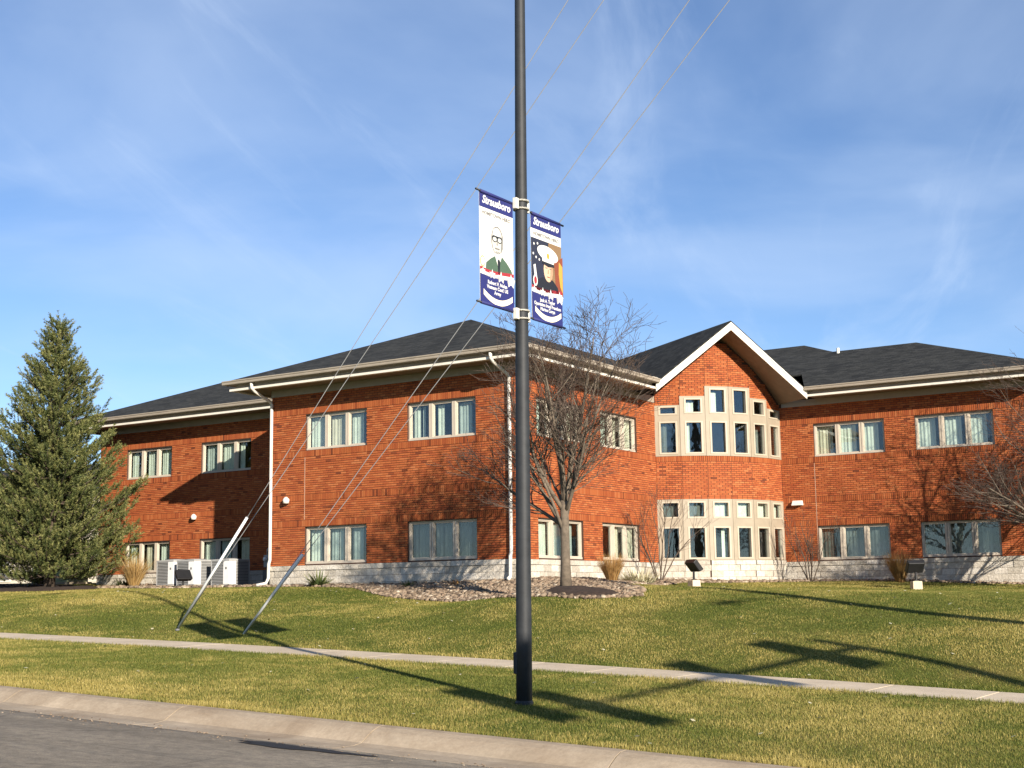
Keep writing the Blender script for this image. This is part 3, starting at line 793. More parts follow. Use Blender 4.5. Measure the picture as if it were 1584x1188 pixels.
# roofs
def roof_part(name, polys, mat=None, parent=None):
    m = MB()
    uvs = []
    for P in polys: m.add(P, [tuple(range(len(P)))])
    o = m.build(name, mat or M['shingle'], parent or building)
    me = o.data; uv = me.uv_layers.new(name='UVMap')
    for p in me.polygons:
        nrm = p.normal; h = Vector((-nrm.y, nrm.x, 0)); h = h.normalized() if h.length > 1e-5 else Vector((1, 0, 0)); s_ = nrm.cross(h)
        for li in p.loop_indices:
            co = me.vertices[me.loops[li].vertex_index].co; uv.data[li].uv = (co.dot(h), co.dot(s_))
    sd = o.modifiers.new('thickness', 'SOLIDIFY'); sd.thickness = 0.05; sd.offset = -1
    return o
ZE = 6.742; E2 = OV + 0.09
x0, x1, y0 = XF - E2, E2, -E2; rn = (x1 - x0) / 2; pk = (x0 + rn, y0 + rn, ZE + 0.40 * rn)
roof_part('roof', [[(x0, y0, ZE), (x1, y0, ZE), pk], [(x1, y0, ZE), (x1, 7.08, ZE), (-0.6, 8.9, ZE + 0.4 * (x1 + 0.6)), (-0.6, 21, ZE + 0.4 * (x1 + 0.6)), (pk[0], 21, pk[2]), pk], [(x0, 21, ZE), (x0, y0, ZE), pk, (pk[0], 21, pk[2])]])
x0, y0 = XL - E2, YL - E2; rn = 5.8; zt = ZE + 0.40 * rn - 0.004
roof_part('roof', [[(x0, y0, ZE - .004), (-6.0, y0, ZE - .004), (-6.0, y0 + rn, zt), (x0 + rn, y0 + rn, zt)], [(x0, y0 + 2 * rn, ZE), (x0, y0, ZE - .004), (x0 + rn, y0 + rn, zt)], [(-6.0, y0 + 2 * rn, ZE), (x0, y0 + 2 * rn, ZE), (x0 + rn, y0 + rn, zt), (-6.0, y0 + rn, zt)]])
x1, y0 = XR + E2, YR - E2; rn = 5.85; zt = ZE + 0.37 * rn
roof_part('roof', [[(4.2, y0, ZE), (x1, y0, ZE), (x1 - rn, y0 + rn, zt), (-6.0, y0 + rn, zt), (-6.0, y0 + 2.2, ZE + 0.37 * 2.2), (3.3, y0 + 2.2, ZE + 0.37 * 2.2)], [(x1, y0, ZE), (x1, y0 + 2 * rn, ZE), (x1 - rn, y0 + rn, zt)], [(x1, y0 + 2 * rn, ZE), (-6, y0 + 2 * rn, ZE), (-6.0, y0 + rn, zt), (x1 - rn, y0 + rn, zt)]])
rg = (0.44, 22.0, 10.1); q = 8.6
roof_part('roof', [[(-14, rg[1] - q, ZE - .01), (rg[0] + q, rg[1] - q, ZE - .01), rg, (-14, rg[1], rg[2])], [(rg[0] + q, rg[1] - q, ZE - .01), (rg[0] + q, rg[1] + q, ZE - .01), rg], [(rg[0] + q, rg[1] + q, ZE - .01), (-14, rg[1] + q, ZE - .01), (-14, rg[1], rg[2]), rg], [(-14, rg[1] + q, ZE), (-14, rg[1] - q, ZE), (-14, rg[1], rg[2])]])
# gable over the bay
def gp(s_, d, z): return (GM[0] + GE[0] * s_ + GN[0] * d, GM[1] + GE[1] * s_ + GN[1] * d, z)
hw = GH + 0.02; zf = GZP - GSL * hw
roof_part('gable_roof', [[gp(-hw, 0.05, zf + .012), gp(0, 0.05, GZP + .012), gp(0, -9, GZP + .012), gp(-hw, -9, zf + .012)], [gp(0, 0.05, GZP + .012), gp(hw, 0.05, zf + .012), gp(hw, -9, zf + .012), gp(0, -9, GZP + .012)]])
m = MB()
for sg in (-1, 1):
    hs = hw * sg
    a, b = (hs, 0) if sg < 0 else (0, hs)
    za, zb = (zf, GZP) if sg < 0 else (GZP, zf)
    m.hexa([gp(a, 0.04, za - .30), gp(b, 0.04, zb - .30), gp(b, 0.0, zb - .30), gp(a, 0.0, za - .30), gp(a, 0.04, za - .05), gp(b, 0.04, zb - .05), gp(b, 0.0, zb - .05), gp(a, 0.0, za - .05)])
m.build('rake_board', M['trim_white'], building)
m = MB()
for sg in (-1, 1):
    hs = hw * sg
    a, b = (hs, 0) if sg < 0 else (0, hs)
    za, zb = (zf, GZP) if sg < 0 else (GZP, zf)
    m.hexa([gp(a, 0.065, za - .10), gp(b, 0.065, zb - .10), gp(b, 0.041, zb - .10), gp(a, 0.041, za - .10), gp(a, 0.065, za - .04), gp(b, 0.065, zb - .04), gp(b, 0.041, zb - .04), gp(a, 0.041, za - .04)])
m.build('rake_trim', M['trim_white'], building)
m = MB()
for sg in (-1, 1):
    hs = hw * sg
    m.quad(gp(hs, -0.01, zf - .27), gp(0, -0.01, GZP - .27), gp(0, -3.6, GZP - .27), gp(hs, -3.6, zf - .27))
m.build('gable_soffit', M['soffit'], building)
m = MB(); m.box(0.70, 1.0, 6.75, 7.12, 6.70, 6.80); m.build('roof_flashing', M['trim_white'], building)

m = MB(); m.tube([(3.55, 17.2, 8.6), (3.55, 17.2, 8.95)], 0.06, 10); m.build('vent_pipe', M['trim_white'], building)
JOINT = plain('joint_sealant', (0.42, 0.27, 0.19), 0.8, 0.1, 5)
for fr, u, z0, z1 in ((FRF, UF[0][0] - 0.02, 2.31, 4.25), (FRR, UR[0][0] - 0.02, 0.95, 4.25), (FRL, UL[0][0] - 0.02, 2.31, 4.25)):
    m = MB(); m.wbox(fr, u - 0.008, u + 0.008, -0.01, 0.007, z0, z1); m.build('control_joint', JOINT, building)
# downspouts
def downspout(fr, u, zbot, kick=-0.25):
    m = MB()
    P = [fr(u, OV + 0.06, 6.60), fr(u, OV + 0.05, 6.46), fr(u, OV - 0.08, 6.36), fr(u, 0.16, 6.10), fr(u, 0.075, 6.02), fr(u, 0.07, 5.8), fr(u, 0.07, 1.1), fr(u, 0.12, 0.98), fr(u, 0.13, zbot + 0.22), fr(u + kick * 0.2, 0.18, zbot + 0.06), fr(u + kick, 0.4, zbot)]
    m.tube(P, 0.052, 8); m.build('downspout', M['spout'], building, smooth=True)
downspout(FRF, 0.05, 0.32); downspout(FRF, -XF - 0.12, 0.34, kick=0.1)
# wall lamps: two white domes, one box light
def dome(fr, u, z):
    m = MB(); c = fr(u, 0.11, z)
    m.lathe([(0.02, -0.10), (0.095, -0.085), (0.105, 0.0), (0.085, 0.06), (0.045, 0.10), (0.01, 0.115)], 14, c)
    m.wbox(fr, u - 0.05, u + 0.05, 0.0, 0.10, z - 0.03, z + 0.05)
    m.build('wall_lamp', M['trim_white'], building, smooth=True)
dome(FRL, -16.13 - XL, 2.89); dome(FRF, -8.44 - XF, 2.93)
m = MB(); u = 3.40 - BAY[-1][0]; fr = FRR
m.hexa([fr(u - .18, .20, 2.82), fr(u + .18, .20, 2.82), fr(u + .18, .004, 2.82), fr(u - .18, .004, 2.82), fr(u - .16, .12, 2.98), fr(u + .16, .12, 2.98), fr(u + .16, .004, 2.98), fr(u - .16, .004, 2.98)])
m.build('wall_lamp', M['trim_white'], building)
# electricity meters with conduit in the alcove
fr = FRL; ub = -12.65 - XL
for i in range(4):
    m = MB(); u = ub + i * 0.27
    m.wbox(fr, u, u + 0.2, 0.002, 0.14, 1.0, 1.42); box = m.build('meter_box', M['condenser'], building)
    m = MB(); c = fr(u + 0.1, 0.17, 1.28); m.lathe([(0.075, -0.06), (0.08, 0.0), (0.07, 0.06)], 12, c); m.build('meter_dial', M['condenser_white'], box, smooth=True)
    m = MB(); m.tube([fr(u + 0.1, 0.07, 1.0), fr(u + 0.1, 0.07, 0.3)], 0.025, 6); m.build('conduit', M['coil'], box)
m = MB(); m.wbox(fr, ub - 0.05, ub + 1.1, 0.002, 0.12, 0.55, 0.9); m.build('meter_panel', M['coil'], building)
m = MB(); m.tube([fr(ub + 0.1, 0.06, 1.42), fr(ub + 0.1, 0.06, 1.6), fr(ub + 0.25, 0.06, 1.75), fr(ub + 0.45, 0.06, 1.85), fr(ub + 0.5, 0.06, 2.0), fr(ub + 0.5, 0.06, 3.0)], 0.03, 6); m.build('conduit', M['galv'], building, smooth=True)
print('bricks', len(bricks), 'soldiers', len(soldiers), 'stones', len(stones))

# ------------------------------------------------------------------ lamp posts with banners
POLE_H = 11.8
def bracket(root, z, s_):
    """clamp band with a rod reaching out to one side (s_ = -1 road side, +1 building side)"""
    m = MB()
    m.lathe([(0.100, -0.012), (0.112, -0.012), (0.112, 0.012), (0.100, 0.012)], 16, (0, 0, z + 0.055))
    m.lathe([(0.100, -0.012), (0.112, -0.012), (0.112, 0.012), (0.100, 0.012)], 16, (0, 0, z - 0.055))
    m.box(-0.03, 0.03, s_ * 0.10 if s_ > 0 else -0.17, 0.17 if s_ > 0 else -0.10, z - 0.075, z + 0.075)
    return m.build('banner_clamp', M['bracket'], root, bevel=0.006)
def lamp_post(loc, label):
    root = empty('lamp_post', loc); tag(root, label, 'lamp post', 'charcoal lamp posts along the street verge')
    m = MB(); prof_ = []
    for i in range(13):
        t = i / 12; prof_.append((0.105 - 0.042 * t, -0.15 + (POLE_H + 0.15) * t))
    m.lathe(prof_, 24); m.build('shaft', M['pole'], root, smooth=True)
    m = MB(); m.lathe([(0.118, -0.1), (0.118, 0.02), (0.109, 0.03), (0.106, 0.04)], 24); m.build('base_collar', M['pole'], root)
    # hand-hole cover on the left side, towards the road
    m = MB(); c, s_ = math.cos(R(212)), math.sin(R(212))
    P = []
    for (r_, w, h0, h1) in ((0.07, 0.055, 0.36, 0.66), (0.137, 0.045, 0.38, 0.64)):
        P.append((r_, w, h0, h1))
    def q(r_, w, z): return (c * r_ - s_ * w, s_ * r_ + c * w, z)
    (r0, w0, a0, b0), (r1, w1, a1, b1) = P
    m.hexa([q(r1, -w1, a1), q(r1, w1, a1), q(r0, w0, a0), q(r0, -w0, a0), q(r1, -w1, b1), q(r1, w1, b1), q(r0, w0, b0), q(r0, -w0, b0)])
    m.build('hand_hole_cover', M['pole'], root, bevel=0.008)
    for zz in (6.57, 5.06):
        for s_ in (-1, 1): bracket(root, zz, s_)
    m = MB(); m.tube([(0, 0, POLE_H - 0.35), (0, -0.5, POLE_H - 0.1), (0, -1.4, POLE_H + 0.12), (0, -1.9, POLE_H + 0.15)], [0.05, 0.045, 0.04, 0.035], 10); m.build('arm', M['pole'], root, smooth=True)
    m = MB(); m.hexa([(-0.16, -2.65, POLE_H + 0.08), (0.16, -2.65, POLE_H + 0.08), (0.18, -1.85, POLE_H + 0.06), (-0.18, -1.85, POLE_H + 0.06), (-0.10, -2.60, POLE_H + 0.20), (0.10, -2.60, POLE_H + 0.20), (0.12, -1.9, POLE_H + 0.24), (-0.12, -1.9, POLE_H + 0.24)])
    m.build('luminaire', M['pole'], root, bevel=0.02)
    return root
PX, PY = 11.165, -17.35; PZ = g1(PX, PY) + 0.01
post = lamp_post((PX, PY, PZ), 'tall charcoal steel lamp post standing on the verge, two banners clamped to it')
post.rotation_euler = (-0.0050, 0.0078, 0)
PX2, PY2 = 32.9, -17.4
post2 = lamp_post((PX2, PY2, g1(PX2, PY2)), 'charcoal lamp post farther along the verge, out of the picture to the right')

BLUE = plain('banner_blue', (0.018, 0.022, 0.125), 0.7, 0.08, 3)
WHITE = plain('banner_white', (0.66, 0.655, 0.62), 0.7, 0.03, 3)
def flat(name, c, r=0.7): return plain(name, c, r, 0.06, 8)
INK = flat('ink_grey', (0.16, 0.15, 0.14)); SKIN = flat('print_skin', (0.62, 0.40, 0.27)); SKIN_SH = flat('print_skin_shade', (0.42, 0.24, 0.15))
GREEN_U = flat('print_uniform_green', (0.060, 0.105, 0.070)); NAVY = flat('print_uniform_black', (0.012, 0.014, 0.022)); RED = flat('print_red', (0.30, 0.025, 0.035))
TAN_BG = flat('print_tan', (0.20, 0.125, 0.065)); GOLD = flat('print_gold', (0.46, 0.27, 0.05)); DARK_BG = flat('print_dark', (0.020, 0.024, 0.045)); GREY_L = flat('print_grey', (0.50, 0.50, 0.46))
FACE = flat('print_face_grey', (0.47, 0.46, 0.42)); GREY_D = flat('print_grey_dark', (0.24, 0.235, 0.22)); CREAM_P = flat('print_cream', (0.78, 0.72, 0.52)); RUST_P = flat('print_rust', (0.20, 0.050, 0.025))
BW, BHT = 0.77, 1.48
def wav(a, b): return 0.02 * (a / BW - 0.5)
class Banner:
    """banner plane x=0, a runs 0..BW along +y, b runs 0 (top)..BHT down; faces +x and -x"""
    def __init__(s, loc, label, name_lines):
        s.root = empty('street_banner', loc)
        tag(s.root, label, 'banner', 'banners on the lamp post')
        m = MB(); n1, n2 = 10, 18
        for off in (0.0, -0.004):
            for i in range(n1 + 1):
                for j in range(n2 + 1):
                    a, b = BW * i / n1, BHT * j / n2; m.v.append((wav(a, b) + off, a, -b))
        k = (n1 + 1) * (n2 + 1)
        for o in (0, k):
            for i in range(n1):
                for j in range(n2):
                    q = o + i * (n2 + 1) + j; f = (q, q + 1, q + n2 + 2, q + n2 + 1); m.f.append(f if o == 0 else f[::-1])
        s.cloth = m.build('cloth', WHITE, s.root, smooth=True)
        s.lay = 0
    def poly(s, pts, mat, layer, name='print', sub=True):
        """flat print on the cloth, subdivided to follow its drape"""
        import bmesh
        bm = bmesh.new(); vs = [bm.verts.new((0, a, -b)) for a, b in pts]; f = bm.faces.new(vs)
        bmesh.ops.triangulate(bm, faces=[f])
        for v in bm.verts: v.co.x = wav(v.co.y, -v.co.z) + 0.0016 + 0.0009 * layer
        bm.normal_update()
        me = bpy.data.meshes.new(name); bm.to_mesh(me); bm.free(); me.materials.append(mat)
        o = bpy.data.objects.new(name, me); link(o, s.cloth); return o
    def strip(s, a0, a1, topf, botf, mat, layer, n=14, name='print'):
        m = MB()
        for i in range(n + 1):
            a = a0 + (a1 - a0) * i / n
            t_, b_ = topf(a), botf(a)
            for b in (t_, (t_ + b_) / 2, b_): m.v.append((wav(a, b) + 0.0016 + 0.0009 * layer, a, -b))
        for i in range(n):
            for j in range(2): m.f.append((3 * i + j, 3 * i + j + 1, 3 * i + 4 + j, 3 * i + 3 + j))
        return m.build(name, mat, s.cloth)
    def ell(s, ca, cb, ra, rb, mat, layer, n=20, rot=0.0, name='print'):
        pts = []
        for k in range(n):
            t = 2 * math.pi * k / n; x, y = ra * math.cos(t), rb * math.sin(t)
            pts.append((ca + x * math.cos(rot) - y * math.sin(rot), cb + x * math.sin(rot) + y * math.cos(rot)))
        return s.poly(pts, mat, layer, name)
    def text(s, body, ca, cb, size, mat, layer, shear=0.0, bold=0.0, sx=1.0, curve=0.0):
        cu = bpy.data.curves.new('lettering', 'FONT'); cu.body = body; cu.size = size; cu.align_x = 'CENTER'; cu.align_y = 'CENTER'
        cu.shear = shear; cu.offset = bold; cu.resolution_u = 2
        tmp = bpy.data.objects.new('tmp_text', cu); COL.objects.link(tmp)
        dg = bpy.context.evaluated_depsgraph_get(); me = bpy.data.meshes.new_from_object(tmp.evaluated_get(dg))
        bpy.data.objects.remove(tmp); bpy.data.curves.remove(cu)
        for v in me.vertices:
            a = ca + v.co.x * sx; b = cb - v.co.y
            v.co = (wav(a, b) + 0.0016 + 0.0009 * layer, a, -b)
        me.materials.clear(); me.materials.append(mat); me.name = 'lettering'
        o = bpy.data.objects.new('lettering', me); link(o, s.cloth); return o
    def star(s, ca, cb, r, layer):
        pts = []
        for k in range(10):
            t = -math.pi / 2 + math.pi * k / 5; q = r if k % 2 == 0 else r * 0.40
            pts.append((ca + q * math.cos(t), cb + q * math.sin(t)))
        s.poly(pts, WHITE, layer, 'star')
    def common(s, lines):
        s.strip(0, BW, lambda a: 0.0, lambda a: 0.205, BLUE, 0, name='header_print')
        s.text('Strausboro', BW / 2, 0.098, 0.150, WHITE, 1, shear=0.25, bold=0.004, sx=0.96)
        s.text('HOMETOWN HERO', BW / 2, 0.272, 0.066, INK, 1, sx=1.10, bold=0.0025)
        # lower field
        s.strip(0, BW, lambda a: 1.00 + 0.02 * math.sin(a * 6), lambda a: 1.08, RED, 3, name='red_band')
        s.strip(0, BW, lambda a: 1.045 + 0.018 * math.sin(a * 6), lambda a: 1.10, WHITE, 4, name='white_band')
        s.strip(0, BW, lambda a: 1.095 + 0.015 * math.sin(a * 6), lambda a: BHT, BLUE, 5, name='lower_field')
        for i, a in enumerate((0.06, 0.27, 0.47, 0.70)): s.star(a, 1.075 + 0.012 * i - 0.02, 0.055 + 0.016 * i, 6)
        for i, ln in enumerate(lines): s.text(ln, BW / 2, 1.185 + 0.062 * i, 0.066, WHITE, 7, bold=0.002, sx=1.0)
        s.strip(0.07, 0.73, lambda a: 1.345 + 0.10 * (1 - ((a - 0.40) / 0.33) ** 2) - 0.055, lambda a: 1.345 + 0.10 * (1 - ((a - 0.40) / 0.33) ** 2) + 0.02, CREAM_P, 7, name='ribbon')
    def rods(s, outer):
        for b in (0.0, BHT):
            m = MB(); y0, y1 = (-0.09, BW + 0.12) if outer < 0 else (-0.12, BW + 0.09)
            m.tube([(0.0, y0, -b), (0.0, y1, -b)], 0.014, 10); m.build('rod', M['black'], s.root, smooth=True)
            m = MB()
            m.tube([(0.0, 0.01, -b + (0.0 if b == 0 else 0.0)), (0.0, BW - 0.01, -b)], 0.022, 10); m.build('sleeve', BLUE, s.root, smooth=True)
zt = PZ + 6.57
bl = Banner((PX + 0.0, PY - 0.12 - BW, zt), 'street banner left of the lamp post, portrait of a bald person with glasses', None)
bl.rods(-1); bl.common(['Robert V. Nolan', 'Vietnam Conf. US', 'Army'])
bl.poly([(0.12, 1.06), (0.14, 0.93), (0.24, 0.86), (0.36, 0.80), (0.40, 0.90), (0.48, 0.78), (0.62, 0.86), (0.72, 0.94), (0.78, 1.06)], GREEN_U, 1, 'uniform_print')
bl.poly([(0.34, 0.80), (0.42, 0.97), (0.50, 0.78), (0.47, 0.74), (0.36, 0.74)], WHITE, 2, 'shirt_print')
bl.poly([(0.395, 0.86), (0.43, 0.83), (0.46, 0.87), (0.44, 1.04), (0.41, 1.04)], NAVY, 3, 'tie_print')
bl.ell(0.40, 0.595, 0.142, 0.196, INK, 1, name='head_print'); bl.ell(0.396, 0.600, 0.122, 0.182, FACE, 2, name='head_print'); bl.ell(0.38, 0.50, 0.085, 0.070, WHITE, 3, name='head_print')
bl.poly([(0.50, 0.50), (0.535, 0.56), (0.53, 0.68), (0.47, 0.77), (0.49, 0.68), (0.50, 0.60)], GREY_D, 4, 'head_shade')
for c in (0.335, 0.445):
    bl.ell(c, 0.578, 0.058, 0.046, NAVY, 5, name='glasses_print'); bl.ell(c, 0.582, 0.042, 0.030, GREY_L, 6, name='glasses_print')
bl.poly([(0.28, 0.55), (0.30, 0.535), (0.48, 0.535), (0.50, 0.55), (0.51, 0.565), (0.27, 0.565)], NAVY, 6, 'brow_print')
bl.poly([(0.385, 0.60), (0.40, 0.60), (0.41, 0.655), (0.375, 0.655)], GREY_D, 5, 'nose_print'); bl.poly([(0.335, 0.695), (0.45, 0.695), (0.44, 0.714), (0.35, 0.714)], INK, 5, 'mouth_print')
bl.ell(0.06, 0.93, 0.055, 0.075, GOLD, 2, name='seal_print'); bl.ell(0.06, 0.93, 0.042, 0.060, WHITE, 3, name='seal_print')
br = Banner((PX + 0.02, PY + 0.335, zt - 0.02), 'street banner right of the lamp post, portrait of a person in a white cap', None)
br.rods(1); br.common(['Jack A. Taylor', 'Operation Iraqi Freedom', 'Marine Corps'])
br.strip(0, BW, lambda a: 0.335, lambda a: 1.06, TAN_BG, 0, name='photo_print')
br.poly([(0, 0.335), (0.44, 0.335), (0.30, 0.60), (0.34, 1.05), (0, 1.05)], DARK_BG, 1, 'flag_print')
for (a, b) in ((0.07, 0.42), (0.16, 0.40), (0.05, 0.56), (0.12, 0.60), (0.20, 0.62)): br.ell(a, b, 0.018, 0.018, WHITE, 2, 8, name='flag_star')
br.poly([(0.05, 0.72), (0.10, 0.70), (0.16, 1.0), (0.10, 1.0)], WHITE, 2, 'flag_stripe')
br.poly([(0.58, 0.60), (0.80, 0.48), (0.80, 1.05), (0.62, 1.05)], RUST_P, 2, 'flag_print'); br.poly([(0.70, 0.56), (0.79, 0.62), (0.79, 1.0), (0.73, 0.92), (0.69, 0.74)], GOLD, 3, 'flag_print')
br.poly([(0.06, 1.06), (0.12, 0.92), (0.26, 0.86), (0.36, 0.84), (0.54, 0.86), (0.66, 0.94), (0.70, 1.06)], NAVY, 3, 'uniform_print')
br.ell(0.42, 0.735, 0.115, 0.165, SKIN, 4, name='face_print'); br.poly([(0.49, 0.62), (0.535, 0.70), (0.52, 0.83), (0.46, 0.895), (0.48, 0.80)], SKIN_SH, 5, 'face_shade')
br.poly([(0.34, 0.70), (0.40, 0.70), (0.40, 0.715), (0.34, 0.715)], INK, 5, 'eye_print'); br.poly([(0.45, 0.70), (0.50, 0.70), (0.50, 0.715), (0.45, 0.715)], INK, 5, 'eye_print')
br.poly([(0.38, 0.825), (0.46, 0.825), (0.45, 0.838), (0.39, 0.838)], RUST_P, 5, 'mouth_print'); br.poly([(0.41, 0.72), (0.43, 0.72), (0.44, 0.785), (0.40, 0.785)], SKIN_SH, 5, 'nose_print')
br.poly([(0.27, 0.615), (0.56, 0.615), (0.575, 0.665), (0.42, 0.690), (0.27, 0.660)], NAVY, 6, 'cap_peak_print')
br.ell(0.41, 0.505, 0.265, 0.105, WHITE, 6, 24, 0.10, 'cap_print'); br.poly([(0.26, 0.52), (0.57, 0.54), (0.56, 0.63), (0.27, 0.625)], WHITE, 7, 'cap_band_print')
br.ell(0.415, 0.535, 0.035, 0.042, GOLD, 8, 12, name='badge_print'); br.ell(0.09, 0.93, 0.055, 0.08, WHITE, 5, name='seal_print'); br.ell(0.09, 0.93, 0.035, 0.055, RED, 6, name='seal_print')

# ------------------------------------------------------------------ utility pole, guy wires
UP = (24.5, -12.3); UZ = g1(*UP)
root = empty('utility_pole', (UP[0], UP[1], UZ)); tag(root, 'tall wooden utility pole beside the sidewalk holding the guy wires, right of the picture', 'utility pole')
m = MB(); m.tube([(0, 0, -0.5), (0, 0, 10), (0, 0, 31.2)], [0.24, 0.20, 0.13], 14); m.build('shaft', M['wood_pole'], root, smooth=True)
for zz in (29.6, 26.6):
    m = MB(); m.box(-0.06, 0.06, -1.3, 1.3, zz, zz + 0.12); m.build('crossarm', M['wood_pole'], root)
    for y in (-1.15, -0.5, 0.5, 1.15):
        m = MB(); m.lathe([(0.03, 0), (0.06, 0.05), (0.04, 0.09), (0.06, 0.13), (0.03, 0.2)], 8, (0, y, zz + 0.12)); m.build('insulator', M['condenser'], root, smooth=True)
def sag(a, b, s_, n=14):
    a, b = Vector(a), Vector(b); out = []
    for i in range(n + 1):
        t = i / n; p = a.lerp(b, t); p.z -= s_ * 4 * t * (1 - t); out.append(p)
    return out
GUY = [((-2.498, -10.3, -0.822), 28.36, 'thin guy wire, leftmost of the four rising across the sky', (272, 978)), ((-2.498, -10.3, -0.822), 25.86, 'thin guy wire, second from the left of the four across the sky', None),
       ((-0.433, -10.4, -0.953), 23.49, 'thin guy wire, third from the left of the four across the sky', None), ((-0.433, -10.4, -0.953), 21.46, 'thin guy wire, rightmost of the four passing behind the right banner', None)]
for i, (A, zt_, lab, _) in enumerate(GUY):
    m = MB(); B = (UP[0] - 0.15, UP[1], zt_)
    st = Vector(A) + (Vector(B) - Vector(A)) * 0.004
    m.tube(sag(st, B, 0.05), 0.0085, 5, True); o = m.build('guy_wire', M['wire'], None, smooth=True); tag(o, lab, 'wire', 'guy wires')
for (A, zt_, L, lab) in (((-2.498, -10.3, -0.822), 28.36, 3.35, 'white guy guard rising from the lawn nearer the condensers'), ((-0.433, -10.4, -0.953), 22.4, 2.55, 'white guy guard rising from the lawn nearer the lamp post')):
    d = (Vector((UP[0], UP[1], zt_)) - Vector(A)).normalized(); A = Vector(A); gzA = g1(A.x, A.y)
    root = empty('guy_guard', (A.x, A.y, gzA)); tag(root, lab, 'guy guard', 'guards on the guy wires')
    A0 = A - Vector((A.x, A.y, gzA))
    m = MB(); m.tube([A0 + d * 0.14, A0 + d * L], 0.030, 10); m.build('guard_tube', M['guard'], root, smooth=True)
    m = MB(); m.tube([A0 - d * 0.35, A0 + d * 0.16], 0.016, 8); m.lathe([(0.05, -0.02), (0.05, 0.02)], 10, A0 + d * 0.08); m.build('anchor_rod', M['coil'], root)

# traffic signal mast out of the picture to the right; its arm and heads shade the verge
root = empty('traffic_signal', (26.8, -18.0, g1(26.8, -18.0))); bz = g1(26.8, -18.0)
tag(root, 'traffic signal mast with a long arm over the road, right of the picture', 'traffic signal')
m = MB(); m.tube([(0, 0, -0.1), (0, 0, 7.2)], [0.15, 0.11], 14); m.build('mast', M['pole'], root, smooth=True)
ha = 4.5 - bz
m = MB(); m.tube([(0, 0, ha), (-0.05, -3, ha + 0.15), (0.75, -9.8, ha + 0.2)], [0.09, 0.075, 0.05], 12); m.build('arm', M['pole'], root, smooth=True)
def head(y, x, w=0.36, h=1.15, dz=0.0):
    global ha
    ha += dz
    m = MB(); m.box(x - 0.12, x + 0.12, y - w / 2, y + w / 2, ha + 0.2 - h * 0.5, ha + 0.2 + h * 0.5); hd = m.build('signal_head', M['black'], root)
    m = MB(); m.box(x + 0.122, x + 0.135, y - w / 2 - 0.14, y + w / 2 + 0.14, ha + 0.2 - h * 0.5 - 0.14, ha + 0.2 + h * 0.5 + 0.14); m.build('backplate', M['black'], hd)
    for i, c in enumerate(((0.25, 0.02, 0.02), (0.3, 0.18, 0.02), (0.02, 0.15, 0.06))):
        m = MB(); m.tube([(x - 0.125, y, ha + 0.55 - 0.35 * i), (x - 0.2, y, ha + 0.55 - 0.35 * i)], 0.10, 12); m.build('lens', flat('lens_%d' % i, c, 0.3), hd)
    ha -= dz
for (y, x, dz) in ((-1.0, -0.02, 0), (-3.4, -0.05, 0), (-8.5, 0.6, 0), (-9.6, 0.72, 0.5)): head(y, x, dz=dz)

# ------------------------------------------------------------------ condensers beside the left wing
def condenser(loc, rz, label):
    root = empty('air_conditioner', loc, rz); tag(root, label, 'air conditioner', 'condensers in the alcove')
    s_, h = 0.46, 0.88
    m = MB(); m.box(-s_ + .03, s_ - .03, -s_ + .03, s_ - .03, 0.03, h - 0.03); m.build('coil', M['coil'], root)
    m = MB(); m.box(-s_ - .06, s_ + .06, -s_ - .06, s_ + .06, -0.12, 0.0); m.build('pad', M['walk'], root)
    m = MB(); m.box(-s_, s_, -s_, s_, 0.001, 0.045); m.box(-s_, s_, -s_, s_, h - 0.06, h)
    for (x, y) in ((-1, -1), (-1, 1), (1, 1)): m.box(x * s_ - .035 if x > 0 else -s_, s_ if x > 0 else -s_ + .035, y * s_ - .035 if y > 0 else -s_, s_ if y > 0 else -s_ + .035, 0.045, h - 0.06)
    m.build('casing', M['condenser'], root, bevel=0.01)
    m = MB()
    m.box(s_ - 0.30, s_ + 0.004, -s_ - 0.004, -s_ + 0.03, 0.05, h - 0.065); m.box(s_ - 0.03, s_ + 0.004, -s_ + 0.03, -s_ + 0.30, 0.05, h - 0.065)
    m.build('service_panel', M['condenser_white'], root, bevel=0.008)
    m = MB(); n = 15
    for i in range(n):
        z = 0.075 + (h - 0.17) * i / (n - 1)
        m.box(-s_ + .036, s_ - .301, -s_ - .002, -s_ + .028, z, z + .021); m.box(s_ - .028, s_ + .002, -s_ + .301, s_ - .036, z, z + .021)
        m.box(-s_ - .002, -s_ + .028, -s_ + .036, s_ - .036, z, z + .021)
    tag(m.build('louvre', M['condenser'], root), kind='stuff')
    m = MB(); m.lathe([(0.36, 0), (0.36, 0.03), (0.30, 0.03), (0.10, 0.04), (0.0, 0.04)], 20, (0, 0, h)); m.build('fan_grille', M['coil'], root)
    m = MB(); m.box(s_ - 0.19, s_ - 0.12, -s_ - 0.012, -s_ - 0.004, h * 0.62, h * 0.62 + .07); m.build('badge', M['coil'], root)
    return root
for (x, y, lab) in ((-15.45, 2.0, 'grey louvred air conditioning condenser, leftmost of three in the alcove'), (-14.2, 1.75, 'air conditioning condenser with white panel, middle of three in the alcove'), (-12.72, 1.9, 'air conditioning condenser nearest the white downspout, rightmost of three')):
    condenser((x, y, g1(x, y) + 0.07), R(-4), lab)

